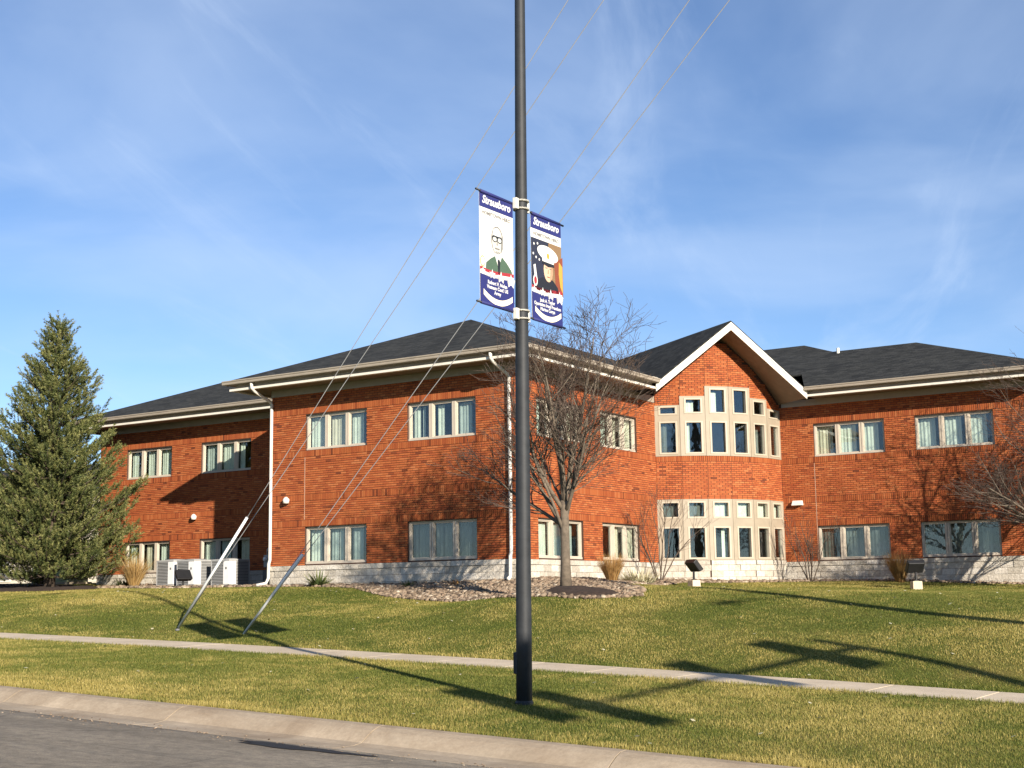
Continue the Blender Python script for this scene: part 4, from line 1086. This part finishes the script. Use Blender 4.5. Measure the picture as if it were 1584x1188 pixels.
# ------------------------------------------------------------------ flood lights on concrete posts
def flood(loc, rz, label, block=True):
    root = empty('flood_light', loc, rz); tag(root, label, 'flood light', 'flood lights on the lawn')
    z0 = 0.0
    if block:
        m = MB(); m.hexa([(-.15, -.15, -.25), (.15, -.15, -.25), (.15, .15, -.25), (-.15, .15, -.25), (-.14, -.14, .24), (.14, -.14, .24), (.14, .14, .24), (-.14, .14, .24)]); m.build('concrete_base', M['walk'], root, bevel=0.015); z0 = 0.24
    m = MB(); m.tube([(0, 0, z0 - 0.05), (0, 0, z0 + 0.26)], 0.035, 10); m.box(-.06, .06, -.05, .05, z0, z0 + .03); m.build('stem', M['black'], root)
    m = MB(); c, s_ = math.cos(R(50)), math.sin(R(50))
    def q(u, v, w): return (u, v * c - w * s_ * 1.0, z0 + 0.42 + v * s_ + w * c)
    m.hexa([q(-.24, -.18, -.07), q(.24, -.18, -.07), q(.24, .18, -.07), q(-.24, .18, -.07), q(-.27, -.20, .08), q(.27, -.20, .08), q(.27, .20, .08), q(-.27, .20, .08)])
    m.build('lamp_housing', M['black'], root, bevel=0.02)
    m = MB(); m.hexa([q(-.23, -.16, .081), q(.23, -.16, .081), q(.23, .16, .081), q(-.23, .16, .081), q(-.23, -.16, .086), q(.23, -.16, .086), q(.23, .16, .086), q(-.23, .16, .086)]); m.build('lens', M['black'], root)
    return root
flood((2.75, 5.6, g1(2.75, 5.6)), R(150), 'black flood light on a concrete block in front of the bay windows')
flood((8.55, 8.6, g1(8.55, 8.6)), R(215), 'black flood light on a concrete block before the right wing')
flood((-13.35, 0.35, g1(-13.35, 0.35)), R(70), 'black flood light standing in front of the condensers', block=False)

# ------------------------------------------------------------------ cabinet and far house at the left
root = empty('utility_cabinet', (-24.2, 4.2, g1(-24.2, 4.2)), R(10)); tag(root, 'pale green utility cabinet on a pad behind the big conifer', 'cabinet')
m = MB(); m.box(-1.0, 1.0, -.7, .7, -.2, .08); m.build('pad', M['walk'], root)
m = MB(); m.box(-.9, .9, -.6, .6, .08, 1.25); m.hexa([(-.94, -.64, 1.25), (.94, -.64, 1.25), (.94, .64, 1.25), (-.94, .64, 1.25), (-.9, -.55, 1.36), (.9, -.55, 1.36), (.9, .6, 1.36), (-.9, .6, 1.36)]); m.build('housing', M['utility_green'], root, bevel=0.02)
m = MB(); m.box(-.84, -.02, -.615, -.602, .16, 1.18); m.box(.02, .84, -.615, -.602, .16, 1.18); m.build('door', M['utility_green'], root, bevel=0.01)
m = MB(); m.box(.10, .16, -.65, -.616, .6, .8); m.build('handle', M['coil'], root)
house = empty('house', (-46, 18, 0.4), R(8)); tag(house, 'pale cream sided house far behind the conifers at the left', 'house')
SIDE = plain('cream_siding', (0.56, 0.50, 0.40), 0.7, 0.06, 2); 
m = MB(); m.box(-12, 12, 0, 9, -0.6, 5.6); m.build('wall', SIDE, house)
for i in range(36):
    m = MB(); z = -0.2 + i * 0.16; m.hexa([(-12.03, -0.03, z), (12.03, -0.03, z), (12.03, 0.0, z), (-12.03, 0.0, z), (-12.03, -0.006, z + .155), (12.03, -0.006, z + .155), (12.03, 0, z + .155), (-12.03, 0, z + .155)]); m.build('siding_board', SIDE, house)
roof_part('roof', [[(-12.6, -0.7, 5.6), (12.6, -0.7, 5.6), (9, 4.5, 7.6), (-9, 4.5, 7.6)], [(12.6, -0.7, 5.6), (12.6, 9.7, 5.6), (9, 4.5, 7.6)], [(12.6, 9.7, 5.6), (-12.6, 9.7, 5.6), (-9, 4.5, 7.6), (9, 4.5, 7.6)], [(-12.6, 9.7, 5.6), (-12.6, -0.7, 5.6), (-9, 4.5, 7.6)]], parent=house)
for x in (-9, -4.5, 0, 4.5, 9):
    for z in (0.7, 3.6):
        m = MB(); m.box(x - .7, x + .7, -.07, -.031, z, z + 1.3); w = m.build('window', M['trim_white'], house)
        m = MB(); m.box(x - .6, x + .6, -.09, -.071, z + .1, z + 1.2); m.build('pane', M['coil'], w)

# ------------------------------------------------------------------ trees
def grow_tree(seed, height, levels, trunk_h, trunk_r, spread, kids, up=0.35, lead=8, wig=0.16, lens=None, lean=(0, 0)):
    """returns list of (points, radii, level)"""
    r_ = random.Random(seed); out = []
    def branch(p, d, L, rad, lev):
        n = max(3, int(L / (0.28 if lev < 2 else 0.16))); pts = [p.copy()]; rr = [rad]; q = p.copy(); dd = d.copy()
        endr = max(rad * (0.30 if lev < levels else 0.4), 0.0036)
        for i in range(n):
            w = wig * (1 + 0.5 * lev)
            dd = (dd + Vector((r_.uniform(-w, w), r_.uniform(-w, w), r_.uniform(-w, w) * 0.6)) * 0.5 + Vector((0, 0, up * 0.13))).normalized()
            q = q + dd * (L / n); pts.append(q.copy()); rr.append(rad + (endr - rad) * ((i + 1) / n))
        out.append((pts, rr, lev))
        if lev >= levels: return
        k = kids[lev]
        for j in range(k):
            t = 0.22 + 0.76 * (j + r_.random()) / k
            i = min(int(t * n), n - 1); f = t * n - i
            b = pts[i].lerp(pts[i + 1], f); dd0 = (pts[i + 1] - pts[i]).normalized()
            az = r_.uniform(0, 2 * math.pi); o1 = dd0.orthogonal().normalized(); o2 = dd0.cross(o1)
            side = o1 * math.cos(az) + o2 * math.sin(az)
            ang = r_.uniform(0.45, 0.95)
            nd = (dd0 * math.cos(ang) + side * math.sin(ang)).normalized()
            if nd.z < -0.15: nd.z *= -0.3; nd.normalize()
            ra = (rad + (endr - rad) * t) * r_.uniform(0.42, 0.62)
            branch(b, nd, L * r_.uniform(0.36, 0.62) * (1.15 - 0.45 * t), max(ra, 0.0050), lev + 1)
    # trunk
    tp = [Vector((0, 0, -0.15)), Vector((lean[0] * 0.3, lean[1] * 0.3, trunk_h * 0.35)), Vector((lean[0] * 0.7, lean[1] * 0.7, trunk_h * 0.75)), Vector((lean[0], lean[1], trunk_h * 1.25))]
    out.append((tp, [trunk_r * 1.35, trunk_r * 1.0, trunk_r * 0.95, trunk_r * 0.8], 0))
    for i in range(lead):
        a = 2 * math.pi * i / lead + r_.uniform(-0.3, 0.3); t = r_.uniform(0.72, 1.2) if i else 1.2
        tilt = spread * (r_.uniform(0.25, 1.0) if i > 2 else r_.uniform(0.05, 0.3))
        b = tp[2].lerp(tp[3], (t - 0.75) / 0.5 if t > 0.75 else 0)
        d = Vector((math.cos(a) * math.sin(tilt), math.sin(a) * math.sin(tilt), math.cos(tilt)))
        L = (height - trunk_h) * r_.uniform(0.72, 0.98) * (1.0 if tilt < 0.6 else 0.78)
        branch(b, d, L, trunk_r * r_.uniform(0.34, 0.52), 1)
    return out
def tree_parts(root, br, thick=M['bark'], thin=M['twig']):
    tr, lm, tw = MB(), MB(), MB()
    for pts, rr, lev in br:
        if lev == 0: tr.tube(pts, rr, 12)
        elif lev == 1: lm.tube(pts, rr, 7)
        elif lev == 2: lm.tube(pts, rr, 5)
        else: tw.tube(pts[::1] if lev == 3 else pts[::2] + ([pts[-1]] if (len(pts) - 1) % 2 else []), rr if lev == 3 else rr[::2] + ([rr[-1]] if (len(pts) - 1) % 2 else []), 3, False)
    if tr.v: tr.build('trunk', thick, root, smooth=True)
    if lm.v: lm.build('limbs', thick, root, smooth=True)
    if tw.v: o = tw.build('crown', thin, root); 
TX, TY = 4.12, -4.3
root = empty('bare_tree', (TX, TY, g1(TX, TY))); tag(root, 'leafless young tree with many upright twigs in the rock bed beside the lamp post', 'tree')
tree_parts(root, grow_tree(11, 5.85, 4, 1.65, 0.118, 1.2, {1: 11, 2: 8, 3: 4}, up=0.36, lead=13))
# second bare tree just past the right edge of the picture
RTX, RTY = 12.95, 9.7
root = empty('bare_tree', (RTX, RTY, g1(RTX, RTY))); tag(root, 'leafless tree whose branches reach in at the right edge before the right wing', 'tree')
tree_parts(root, grow_tree(23, 6.4, 4, 1.5, 0.14, 1.3, {1: 11, 2: 9, 3: 4}, up=0.28, lead=15))
# multi-stemmed bare shrubs against the wall
def bare_shrub(x, y, h, seed, label, n=6):
    root = empty('bare_shrub', (x, y, g1(x, y))); tag(root, label, 'shrub', 'leafless shrubs along the wall')
    r_ = random.Random(seed); allb = []
    for i in range(n):
        a = 2 * math.pi * i / n + r_.uniform(-.3, .3); t = r_.uniform(0.12, 0.5)
        def br(p, d, L, rad, lev):
            k = max(3, int(L / 0.16)); pts = [p.copy()]; rr = [rad]; q = p.copy(); dd = d.copy(); er = max(rad * 0.35, 0.0028)
            for j in range(k):
                dd = (dd + Vector((r_.uniform(-.13, .13), r_.uniform(-.13, .13), r_.uniform(-.05, .12)))).normalized(); q = q + dd * (L / k); pts.append(q.copy()); rr.append(rad + (er - rad) * (j + 1) / k)
            allb.append((pts, rr, lev + 1))
            if lev < 2:
                for j in range(6 if lev == 0 else 5):
                    t_ = r_.uniform(0.3, 0.95); ii = min(int(t_ * k), k - 1); d0 = (pts[ii + 1] - pts[ii]).normalized(); o1 = d0.orthogonal().normalized(); az = r_.uniform(0, 6.28)
                    s_ = o1 * math.cos(az) + d0.cross(o1) * math.sin(az); br(pts[ii], (d0 * 0.8 + s_ * 0.55 + Vector((0, 0, .15))).normalized(), L * r_.uniform(.3, .5), rr[ii] * .6, lev + 1)
        br(Vector((0.05 * math.cos(a), 0.05 * math.sin(a), -0.05)), Vector((math.cos(a) * math.sin(t), math.sin(a) * math.sin(t), math.cos(t))), h * r_.uniform(.75, 1.0), 0.022, 0)
    st, tw = MB(), MB()
    for pts, rr, lev in allb: (st if lev == 1 else tw).tube(pts, rr, 5 if lev == 1 else 3, False)
    st.build('stem', M['bark_dark'], root, smooth=True); tw.build('twigs', M['twig'], root)
bare_shrub(0.95, 6.9, 2.9, 3, 'tall leafless shrub at the corner between side wall and bay', 7)
bare_shrub(4.15, 11.6, 2.1, 5, 'leafless shrub against the right wing beside the bay', 6)

def tri_cloud(name, V, tone, mat, parent, dry=None):
    """V (n,3,3)"""
    n = len(V); o = big_mesh(name, V.reshape(-1, 3), np.arange(n * 3).reshape(n, 3), mat, parent)
    a = o.data.attributes.new('tone', 'FLOAT', 'POINT'); a.data.foreach_set('value', np.repeat(tone, 3).astype(np.float32))
    if dry is not None:
        a = o.data.attributes.new('dry', 'FLOAT', 'POINT'); a.data.foreach_set('value', np.repeat(dry, 3).astype(np.float32))
    return o

# conifers: whorled boughs, each bough set with upturned needle shoots
def conifer(loc, H, rad, seed, label, skirt=0.8, dens=1.0, name='conifer'):
    r_ = random.Random(seed); g_ = np.random.default_rng(seed)
    root = empty(name, loc); tag(root, label, 'conifer', 'conifers left of the building')
    tr = MB(); tr.tube([(0, 0, -.2), (0, 0, H * .5), (0, 0, H * .97)], [0.2 * H / 9, 0.11 * H / 9, 0.015], 10); tr.build('trunk', M['bark_dark'], root, smooth=True)
    bo = MB(); P, Dv, S, T = [], [], [], []
    z = skirt
    while z < H * 0.985:
        f = (z - skirt) / (H - skirt)
        reach = rad * (1 - f) ** 0.95 * (0.8 + 0.2 * min(1, f * 8 + .3))
        nb = max(4, int((9 - 4 * f) * dens))
        a0 = r_.uniform(0, 6.28)
        for k in range(nb):
            a = a0 + 2 * math.pi * k / nb + r_.uniform(-.25, .25); L = reach * r_.uniform(0.72, 1.10) + 0.10
            dirv = Vector((math.cos(a), math.sin(a), 0)); pts = []; n = max(3, int(L / 0.3))
            rise = r_.uniform(0.02, 0.30) + 0.55 * f
            for i in range(n + 1):
                t = i / n; pts.append(Vector((0, 0, z + r_.uniform(-.02, .02))) + dirv * (L * t) + Vector((0, 0, L * (rise * t + 0.20 * t * t - 0.18 * math.sin(t * 2.2)))))
            bo.tube(pts, [0.03 * (1 - f * .6) * (1 - .8 * i / n) + .004 for i in range(n + 1)], 4, False)
            # shoots along the bough and on short side twigs
            ns = max(4, int(L * 23 * dens))
            for j in range(ns):
                t = (0.22 + 0.80 * r_.random()) if f < 0.8 else r_.random(); t = min(t, 1.0); ii = min(int(t * n), n - 1); b = pts[ii].lerp(pts[ii + 1], min(1, t * n - ii))
                sd = r_.uniform(-1, 1); side = Vector((-dirv.y, dirv.x, 0)) * sd
                off = side * (0.42 * L * (1.08 - t) * r_.random() + 0.05) + Vector((0, 0, r_.uniform(-.10, .12)))
                d = (dirv * r_.uniform(.2, .9) + side * r_.uniform(.1, .7) + Vector((0, 0, r_.uniform(.25, 1.15)))).normalized()
                P.append(b + off); Dv.append(d); S.append(r_.uniform(.22, .42)); T.append(min(1, max(0, 0.5 + 0.42 * r_.uniform(-1, 1) + 0.15 * (t - .5))))
        z += 0.33 * (1 - 0.45 * f) / dens ** 0.3
    for k in range(5):   # leader
        P.append(Vector((0, 0, H * (0.94 + .015 * k)))); Dv.append(Vector((r_.uniform(-.3, .3), r_.uniform(-.3, .3), 1)).normalized()); S.append(.32); T.append(.6)
    bo.build('branches', M['bark_dark'], root)
    P = np.array(P); Dv = np.array(Dv); S = np.array(S); T = np.array(T); ns = len(P); nn = 38
    u = g_.random((ns, nn)); base = P[:, None] + Dv[:, None] * (u * S[:, None])[..., None]
    rv = g_.normal(size=(ns, nn, 3)); rv -= (rv * Dv[:, None]).sum(-1, keepdims=True) * Dv[:, None]; rv /= np.linalg.norm(rv, axis=-1, keepdims=True)
    nd = Dv[:, None] * 0.75 + rv; nd /= np.linalg.norm(nd, axis=-1, keepdims=True)
    nl = (0.055 + 0.045 * g_.random((ns, nn)))[..., None]
    wv = np.cross(nd, g_.normal(size=(ns, nn, 3))); wv /= np.linalg.norm(wv, axis=-1, keepdims=True)
    wd = 0.0125
    Vt = np.stack([base - wv * wd, base + wv * wd, base + nd * nl], axis=2).reshape(-1, 3, 3)
    tone = np.clip(T[:, None] + 0.30 * (u - .45) + g_.normal(0, .08, (ns, nn)), 0, 1).ravel()
    tri_cloud('crown', Vt, tone, M['needle'], root)
    return ns
n1_ = conifer((-18.5, -0.9, g1(-18.5, -0.9)), 9.45, 3.5, 5, 'largest dark green conifer standing on the mulch bed left of the building', skirt=0.5)
n2_ = conifer((-23.2, -1.6, g1(-23.2, -1.6)), 7.0, 3.1, 8, 'shorter conifer cut by the left edge of the picture', skirt=0.5)
n3_ = conifer((-22.6, 2.0, g1(-22.6, 2.0)), 6.2, 2.0, 9, 'slim conifer tucked between the large conifer and the wing corner', skirt=1.3)
print('shoots', n1_, n2_, n3_)

# tufts: ornamental grasses, yucca, small evergreen bits
def tuft(name, x, y, h, n, spread, mat, label, cat, group=None, w=0.008, droop=0.5, seed=0, zoff=0.0, base=0.12, curl=True, tone_mu=.5):
    g_ = np.random.default_rng(seed); root = empty(name, (x, y, g1(x, y) + zoff)); tag(root, label, cat, group)
    az = g_.random(n) * 2 * np.pi; tilt = spread * np.sqrt(g_.random(n)); L = h * (0.55 + 0.5 * g_.random(n))
    b = np.stack([np.cos(az) * base * g_.random(n), np.sin(az) * base * g_.random(n), np.full(n, -.03)], 1)
    hz = np.stack([np.cos(az), np.sin(az), np.zeros(n)], 1); zz = np.array([0, 0, 1.0])
    d0 = hz * np.sin(tilt)[:, None] + zz * np.cos(tilt)[:, None]
    m1 = b + d0 * (L * .5)[:, None]; t2 = tilt + droop * g_.random(n) * (0.4 + tilt)
    d1 = hz * np.sin(t2)[:, None] + zz * np.cos(t2)[:, None]; e = m1 + d1 * (L * .5)[:, None]
    sd = np.stack([-np.sin(az + g_.normal(0, .6, n)), np.cos(az), np.zeros(n)], 1) * w
    V = np.concatenate([np.stack([b - sd, b + sd, m1 + sd * .8], 1), np.stack([b - sd, m1 + sd * .8, m1 - sd * .8], 1), np.stack([m1 - sd * .8, m1 + sd * .8, e], 1)])
    tn = np.clip(g_.normal(tone_mu, .22, n), 0, 1)
    tri_cloud('blades', V, np.concatenate([tn, tn, np.clip(tn + .15, 0, 1)]), mat, root); return root
tuft('ornamental_grass', -16.6, 1.15, 1.35, 900, 0.62, M['straw'], 'straw coloured ornamental grass clump left of the condensers', 'ornamental grass', 'ornamental grasses by the walls', seed=1)
tuft('ornamental_grass', 1.75, 2.3, 0.95, 800, 0.50, M['rust'], 'russet ornamental grass clump under the side wall windows near the tree', 'ornamental grass', 'ornamental grasses by the walls', seed=2, tone_mu=.6)
tuft('ornamental_grass', 7.1, 11.75, 1.15, 900, 0.48, M['rust'], 'russet ornamental grass clump between the right wing windows', 'ornamental grass', 'ornamental grasses by the walls', seed=3)
tuft('evergreen_shrub', -6.7, -0.55, 0.62, 120, 1.15, M['yucca'], 'small dark evergreen shrub in the rock bed before the stone base', 'shrub', seed=4, w=0.028, droop=0.25)
tuft('evergreen_shrub', -3.3, -0.6, 0.30, 60, 1.1, M['yucca'], 'tiny evergreen sprig in the rock bed below the second window', 'shrub', seed=5, w=0.018, droop=.3)
tuft('evergreen_shrub', -1.6, -0.6, 0.26, 50, 1.1, M['rust'], 'tiny brown withered plant in the rock bed left of the lamp post', 'shrub', seed=6, w=0.014, droop=.3, tone_mu=.2)
tuft('evergreen_shrub', 1.35, 4.7, 0.62, 420, 1.2, M['pale_leaf'], 'pale variegated shrub between the russet grass and the bay', 'shrub', seed=7, w=0.020, droop=.5, base=.45)
tuft('evergreen_shrub', -17.3, 1.4, 0.5, 160, 1.2, M['yucca'], 'low green plant at the foot of the straw coloured grass', 'shrub', seed=8, w=0.022, droop=.4, base=.3)

# ------------------------------------------------------------------ beds, rocks and turf
def inside(poly, X, Y):
    c = np.zeros(X.shape, bool); n = len(poly); j = n - 1
    for i in range(n):
        xi, yi = poly[i]; xj, yj = poly[j]
        c ^= ((yi > Y) != (yj > Y)) & (X < (xj - xi) * (Y - yi) / (yj - yi + 1e-12) + xi); j = i
    return c
FOOT = [(XL, 40), (XL, YL), (XF, YL), (XF, 0), (0, 0), (0, 8.8)] + BAY[1:] + [(XR, YR), (XR, 40)]
ROCKBED = [(-9.2, 0.1), (-9.3, -0.45), (-6.5, -0.75), (-5.0, -1.0), (-3.6, -1.9), (-1.5, -2.9), (1.0, -4.3), (3.6, -5.7), (5.4, -5.6), (6.2, -4.4), (5.5, -3.0), (3.2, 0.2), (2.4, 2.8), (1.9, 5.0), (1.5, 7.6), (2.4, 8.9), (3.6, 11.0), (5.0, 12.1), (11.3, 12.2), (11.3, 12.9), (0.5, 12.9), (0.2, 0.2)]
ROCKBED2 = [(-18.3, 0.9), (-17.0, 0.0), (-13.0, -0.1), (-9.3, 0.2), (-9.3, 3.7), (-18.3, 3.7)]
MULCH1 = [(-24.5, -2.6), (-20.0, -3.0), (-16.8, -2.3), (-16.2, -0.9), (-17.5, 0.4), (-21, 1.4), (-25, 1.0)]
mx, my = 4.75, -4.75
MULCH2 = [(mx + .95 * math.cos(a) * (1 + .12 * math.sin(3 * a)), my + .62 * math.sin(a)) for a in np.linspace(0, 6.28, 18)[:-1]]
def bed(name, poly, rise, mat, step=0.22, kind='structure'):
    P = np.array(poly); X, Y = np.meshgrid(np.arange(P[:, 0].min() - .2, P[:, 0].max() + .3, step), np.arange(P[:, 1].min() - .2, P[:, 1].max() + .3, step))
    In = inside(poly, X, Y) & ~inside(FOOT, X, Y)
    Z = gz(X, Y); D = In.astype(float)
    for _ in range(3):
        Dp = np.pad(D, 1, mode='edge'); D = (Dp[1:-1, 1:-1] + Dp[:-2, 1:-1] + Dp[2:, 1:-1] + Dp[1:-1, :-2] + Dp[1:-1, 2:]) / 5
    Z = Z - 0.05 + (rise + 0.05) * np.clip(D * 1.6 - .3, 0, 1) + rng.normal(0, 0.012, Z.shape) * D
    ny, nx = X.shape; ii = (np.arange(ny - 1)[:, None] * nx + np.arange(nx - 1)[None]).ravel()
    F = np.stack([ii, ii + 1, ii + nx + 1, ii + nx], 1); keep = (D.ravel()[F] > 0.02).all(1)
    o = big_mesh(name, np.stack([X.ravel(), Y.ravel(), Z.ravel()], 1), F[keep], mat, smooth=True); tag(o, kind=kind); return o
bed('mulch_bed', MULCH1, 0.10, M['mulch']); bed('mulch_bed', MULCH2, 0.07, M['mulch'], 0.12)
SOIL = plain('bed_soil', (0.16, 0.12, 0.085), 0.95, 0.4, 10, 0.8)
bed('bed_soil', ROCKBED, 0.015, SOIL); bed('bed_soil', ROCKBED2, 0.015, SOIL)
# river rocks
ico_v = []; ph = (1 + 5 ** .5) / 2
for a in (-1, 1):
    for b in (-ph, ph): ico_v += [(a, b, 0), (0, a, b), (b, 0, a)]
ico_v = np.array(ico_v, float); ico_v /= np.linalg.norm(ico_v[0])
ico_f = []
for i in range(12):
    for j in range(i + 1, 12):
        for k in range(j + 1, 12):
            if all(np.linalg.norm(ico_v[a] - ico_v[b]) < 1.2 for a, b in ((i, j), (j, k), (i, k))):
                nrm = np.cross(ico_v[j] - ico_v[i], ico_v[k] - ico_v[i]); ico_f.append((i, j, k) if nrm @ ico_v[i] > 0 else (i, k, j))
ico_f = np.array(ico_f)
def rocks(name, poly, dens, rmin, rmax, excl=None):
    P = np.array(poly); lo, hi = P.min(0), P.max(0); n = int((hi - lo).prod() * dens)
    X = lo[0] + rng.random(n) * (hi - lo)[0]; Y = lo[1] + rng.random(n) * (hi - lo)[1]
    k = inside(poly, X, Y) & ~inside(FOOT, X, Y)
    if excl is not None: k &= ~inside(excl, X, Y)
    X, Y = X[k], Y[k]; n = len(X); Z = gz(X, Y)
    s_ = rmin + (rmax - rmin) * rng.random(n) ** 2
    V = ico_v[None] * (1 + rng.normal(0, .14, (n, 12, 1)))
    sc = np.stack([s_ * rng.uniform(.8, 1.4, n), s_ * rng.uniform(.7, 1.1, n), s_ * rng.uniform(.5, .8, n)], 1); V = V * sc[:, None]
    a = rng.random(n) * 6.28; c, s2 = np.cos(a)[:, None], np.sin(a)[:, None]
    V = np.stack([V[..., 0] * c - V[..., 1] * s2, V[..., 0] * s2 + V[..., 1] * c, V[..., 2]], -1) + np.stack([X, Y, Z + s_ * .22 + 0.01], 1)[:, None]
    o = big_mesh(name, V.reshape(-1, 3), (ico_f[None] + (np.arange(n) * 12)[:, None, None]).reshape(-1, 3), M['rock'], smooth=True); tag(o, 'tan and grey river rocks filling the bed along the wall' if poly is ROCKBED else 'tan river rocks in the bed round the condensers', 'rocks', kind='stuff'); return n
nr = rocks('river_rocks', ROCKBED, 190, 0.030, 0.085, MULCH2) + rocks('river_rocks', ROCKBED2, 70, 0.05, 0.12)

# grass blades over lawn and verge
def turf(name, x0, x1, y0, y1, dens, label):
    n = int((x1 - x0) * (y1 - y0) * dens)
    X = x0 + rng.random(n) * (x1 - x0); Y = y0 + rng.random(n) * (y1 - y0)
    q = np.stack([X - CAM[0], Y - CAM[1], np.zeros(n)], 1); zc = q @ _fw; px = 792 + FPX * (q @ _r2) / np.maximum(zc, .1)
    k = (zc > 3) & (px > -110) & (px < 1700) & (rng.random(n) < np.clip(1.0 * (24.0 / np.maximum(zc, 1)) ** 1.3, 0, 1))
    k &= ~inside(FOOT, X, Y)
    X, Y, zc = X[k], Y[k], zc[k]
    for pl in (ROCKBED, ROCKBED2, MULCH1):
        kk = ~inside(pl, X, Y); X, Y, zc = X[kk], Y[kk], zc[kk]
    n = len(X); Z = gz(X, Y)
    def vn(X, Y, s_, seed):      # smooth value noise
        g_ = np.random.default_rng(seed); T = g_.random((64, 64)); u, v = X / s_, Y / s_; i, j = np.floor(u).astype(int), np.floor(v).astype(int); fu, fv = u - i, v - j
        fu = fu * fu * (3 - 2 * fu); fv = fv * fv * (3 - 2 * fv); a = T[i % 64, j % 64]; b = T[(i + 1) % 64, j % 64]; c = T[i % 64, (j + 1) % 64]; d = T[(i + 1) % 64, (j + 1) % 64]
        return a * (1 - fu) * (1 - fv) + b * fu * (1 - fv) + c * (1 - fu) * fv + d * fu * fv
    N = 0.40 * vn(X, Y, 3.1, 1) + 0.32 * vn(X + Y * .3, Y, 1.1, 2) + 0.28 * vn(X, Y, 0.33, 3)
    up = np.clip((Y + 12) / 10, 0, 1)
    pdry = np.clip((N - 0.47 + 0.07 * up) * 2.1 + 0.27 - 0.05 * (Y < -13), 0.06, 0.8)
    edge = np.exp(-((Y + 19.9) / 0.7) ** 2)
    pdry = np.clip(pdry + 0.35 * edge + 0.6 * np.exp(-(((X - 5.4) / 1.5) ** 2 + ((Y + 19.2) / 0.6) ** 2)), 0, 1)
    dry = (rng.random(n) < pdry) * (0.35 + 0.55 * rng.random(n)) + 0.3 * pdry
    h = (0.018 + 0.028 * rng.random(n)) * (0.7 + 0.6 * N); h *= 1 + 0.7 * np.exp(-((Y + 11.85) / .10) ** 2) + 0.7 * np.exp(-((Y + 13.42) / .10) ** 2) + 0.9 * np.exp(-((Y + 20.0) / .16) ** 2)
    az = rng.random(n) * 6.28; tilt = rng.random(n) * 1.05
    w = 0.0034 * np.clip(zc / 14, 1, 3.2)
    b = np.stack([X, Y, Z - .004], 1); sd = np.stack([np.cos(az + 1.57), np.sin(az + 1.57), np.zeros(n)], 1) * w[:, None]
    tip = b + np.stack([np.cos(az) * np.sin(tilt), np.sin(az) * np.sin(tilt), np.cos(tilt)], 1) * h[:, None]
    V = np.stack([b - sd, b + sd, tip], 1)
    o = tri_cloud(name, V, np.clip(rng.normal(.45, .25, n) + .5 * (N - .5), 0, 1), M['blade'], None, dry=np.clip(dry, 0, 1))
    tag(o, label, 'grass', kind='stuff'); return n
ng1 = turf('verge_grass', -8, 24, -20.03, -13.36, 3400, 'short green and straw grass on the verge by the kerb')
ng2 = turf('lawn_grass', -34, 26, -11.94, 13.0, 1900, 'patchy green and straw lawn between sidewalk and building')
print('rocks', nr, 'blades', ng1, ng2)

# grit in the gutter and fallen leaves on the grass
def grit(name, x0, x1, y0, y1, n, r0, r1, zf, label):
    X = x0 + rng.random(n) * (x1 - x0); Y = y0 + (y1 - y0) * rng.beta(2, 2, n); Z = zf(X, Y); s_ = r0 + (r1 - r0) * rng.random(n) ** 3
    V = ico_v[None] * (1 + rng.normal(0, .15, (n, 12, 1))) * s_[:, None, None] * np.array([1.2, 1, .6]) + np.stack([X, Y, Z + s_ * .3], 1)[:, None]
    o = big_mesh(name, V.reshape(-1, 3), (ico_f[None] + (np.arange(n) * 12)[:, None, None]).reshape(-1, 3), M['rock']); tag(o, label, 'grit', kind='stuff')
grit('gutter_grit', -2, 22, -21.5, -20.75, 1100, 0.004, 0.016, lambda X, Y: gt(X) + np.where(Y > -20.95, 0.0, 0.004) + 0.0, 'loose grit and pebbles lying along the gutter')
def leaves(n):
    X = -14 + rng.random(n) * 32; Y = -19.8 + rng.random(n) * 22; k = ~inside(FOOT, X, Y) & ((Y < -13.5) | (Y > -11.8)); X, Y = X[k], Y[k]; n = len(X)
    Z = gz(X, Y) + 0.025 + 0.015 * rng.random(n); a = rng.random(n) * 6.28; s_ = 0.02 + 0.025 * rng.random(n)
    u = np.stack([np.cos(a), np.sin(a), rng.uniform(-.4, .4, n)], 1) * s_[:, None]; v = np.stack([-np.sin(a), np.cos(a), rng.uniform(-.3, .6, n)], 1) * (s_ * .7)[:, None]; c = np.stack([X, Y, Z], 1)
    V = np.concatenate([np.stack([c - u, c + v, c + u], 1), np.stack([c - u, c + u, c - v], 1)])
    tn = rng.random(n); o = tri_cloud('fallen_leaves', V, np.concatenate([tn, tn]), M['pale_leaf'], None); tag(o, 'pale fallen leaves scattered over the grass', 'leaves', kind='stuff')
leaves(420)
